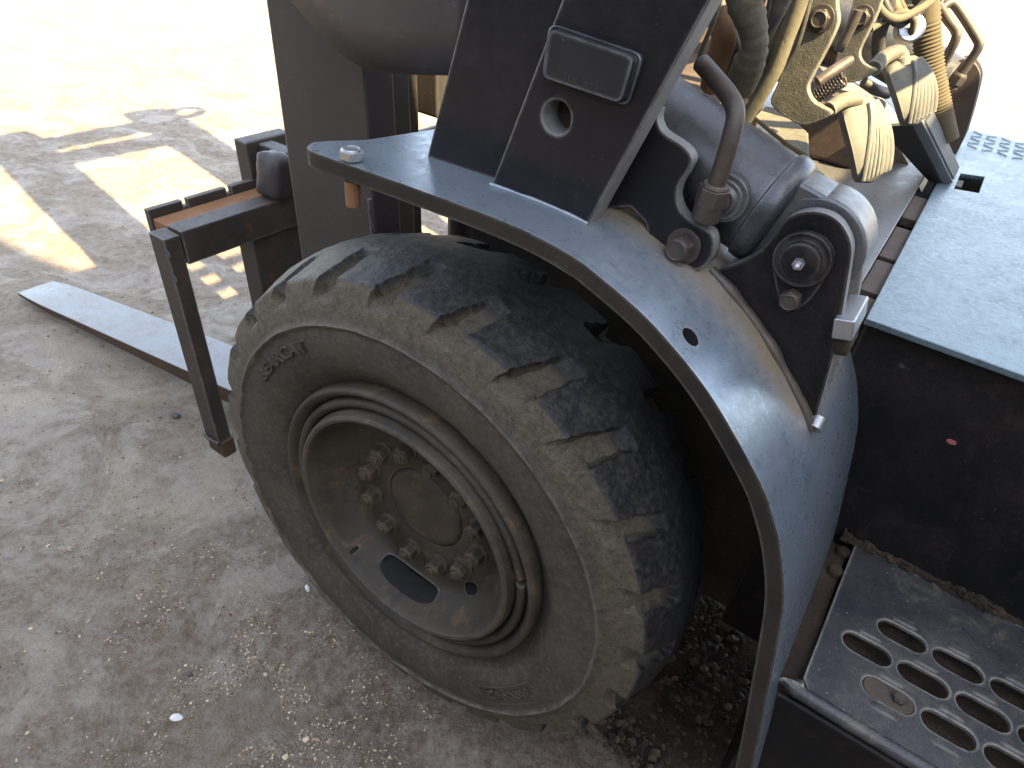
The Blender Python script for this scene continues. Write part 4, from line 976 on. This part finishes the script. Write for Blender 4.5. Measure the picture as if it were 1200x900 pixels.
# ---- rest of the truck: right fender and wheel, hood, seat, counterweight, overhead guard
def mirror(o):
    c = o.copy(); COL.objects.link(c); c.parent = TRUCK; c.scale = (1, -1, 1); c.location = (o.location.x, yR, o.location.z); return c
fr = mirror(FEN)
w2 = W.copy(); COL.objects.link(w2); w2.parent = TRUCK; w2.location = (0, yR, ZC); w2.scale = (1, -1, 1)
for ch in W.children:
    if ch.name.split('.')[0] in ('tyre', 'rim_flange', 'hub_cap', 'lock_ring'):
        d = ch.copy(); COL.objects.link(d); d.parent = w2
pr = mirror(PIL)
for ch in PIL.children:
    if ch.name.split('.')[0] in ('pillar_flange', 'pillar_back'):
        d = ch.copy(); COL.objects.link(d); d.parent = pr
MB().box((-1.85, -.97, .30), (-.96, -.04, 1.02)).done('engine_hood', 'black_paint', TRUCK, bevel=.04)
MB().box((-2.35, -1.02, .14), (-1.86, -.01, 1.02)).done('counterweight', 'black_paint', TRUCK, bevel=.08)
ST = MB().box((-1.50, -.76, 1.025), (-1.0, -.27, 1.16)).done('seat', 'seat_vinyl', TRUCK, bevel=.04)
MB().box((-1.60, -.74, 1.05), (-1.49, -.29, 1.50)).done('backrest', 'seat_vinyl', ST, bevel=.04)
for y in (-.02, -.86):
    v, f = lathe([(.02, 0), (.21, 0), (.245, -.02), (.25, -.06), (.245, -.12), (.21, -.15), (.02, -.15)], 48); o = mesh('rear_wheel', v, f, 'tyre_rubber', TRUCK); o.location = (-1.75, y, .25)
RF = 2.06; xf = q1.x+.05
GD = MB().box((xf-.07, -1.0, RF-.05), (xf, -.03, RF)).done('overhead_guard', 'black_paint', TRUCK, bevel=.008)
for y0, y1 in ((-.095, .06), (-1.0, -.93)): MB().box((-1.75, y0, RF-.05), (xf-.071, y1, RF)).done('side_beam', 'black_paint', GD, bevel=.008)  # near beam widened outwards to shade the fender side
MB().box((-2.15, -1.0, RF-.05), (-1.751, .06, RF)).done('rear_beam', 'black_paint', GD, bevel=.008)  # deepened into a solid roof to shade the floor
for i in range(4):
    x = xf-.16-.085*i
    MB().box((x-.03, -.929, RF-.035), (x, -.096, RF-.005)).done('roof_bar', 'black_paint', GD, bevel=.005)
MB().box((-1.75, -.929, RF-.02), (-1.47, -.096, RF-.004)).done('roof_shade_panel', 'black_paint', GD, bevel=.003)  # solid panel added to keep sun off the floor plate
for y in (-.09, -.94): MB().tube([(-1.78, y, RF-.05), (-1.84, y, 1.5), (-1.86, y, .98)], .03, 12, 4).done('rear_pillar', 'black_paint', GD)
# ------------------------------------------------------------------ added walls out of view that shade the truck's near side
cxb = -3.2
# unseen blocker, its sloping edge shaped to shade the near side, not the pedals
mb = MB(); mb.prism([(cxb, -.19, -.1), (cxb, 1.95, -.1), (cxb, 1.95, 7.0), (cxb, 1.08, 7.0), (cxb, .64, 5.4), (cxb, -.19, 2.38)], (-.4, 0, 0))
bw = mb.done('sun_blocker', 'blocker_pale', None, bevel=.01); bw['kind'] = 'structure'
bw = MB().box((-3.6, 1.951, -.1), (4.5, 2.25, 1.7)).done('wall', 'blocker_dark', None, bevel=.01); bw['kind'] = 'structure'  # added unseen slab, keeps sunlit ground out of side reflections
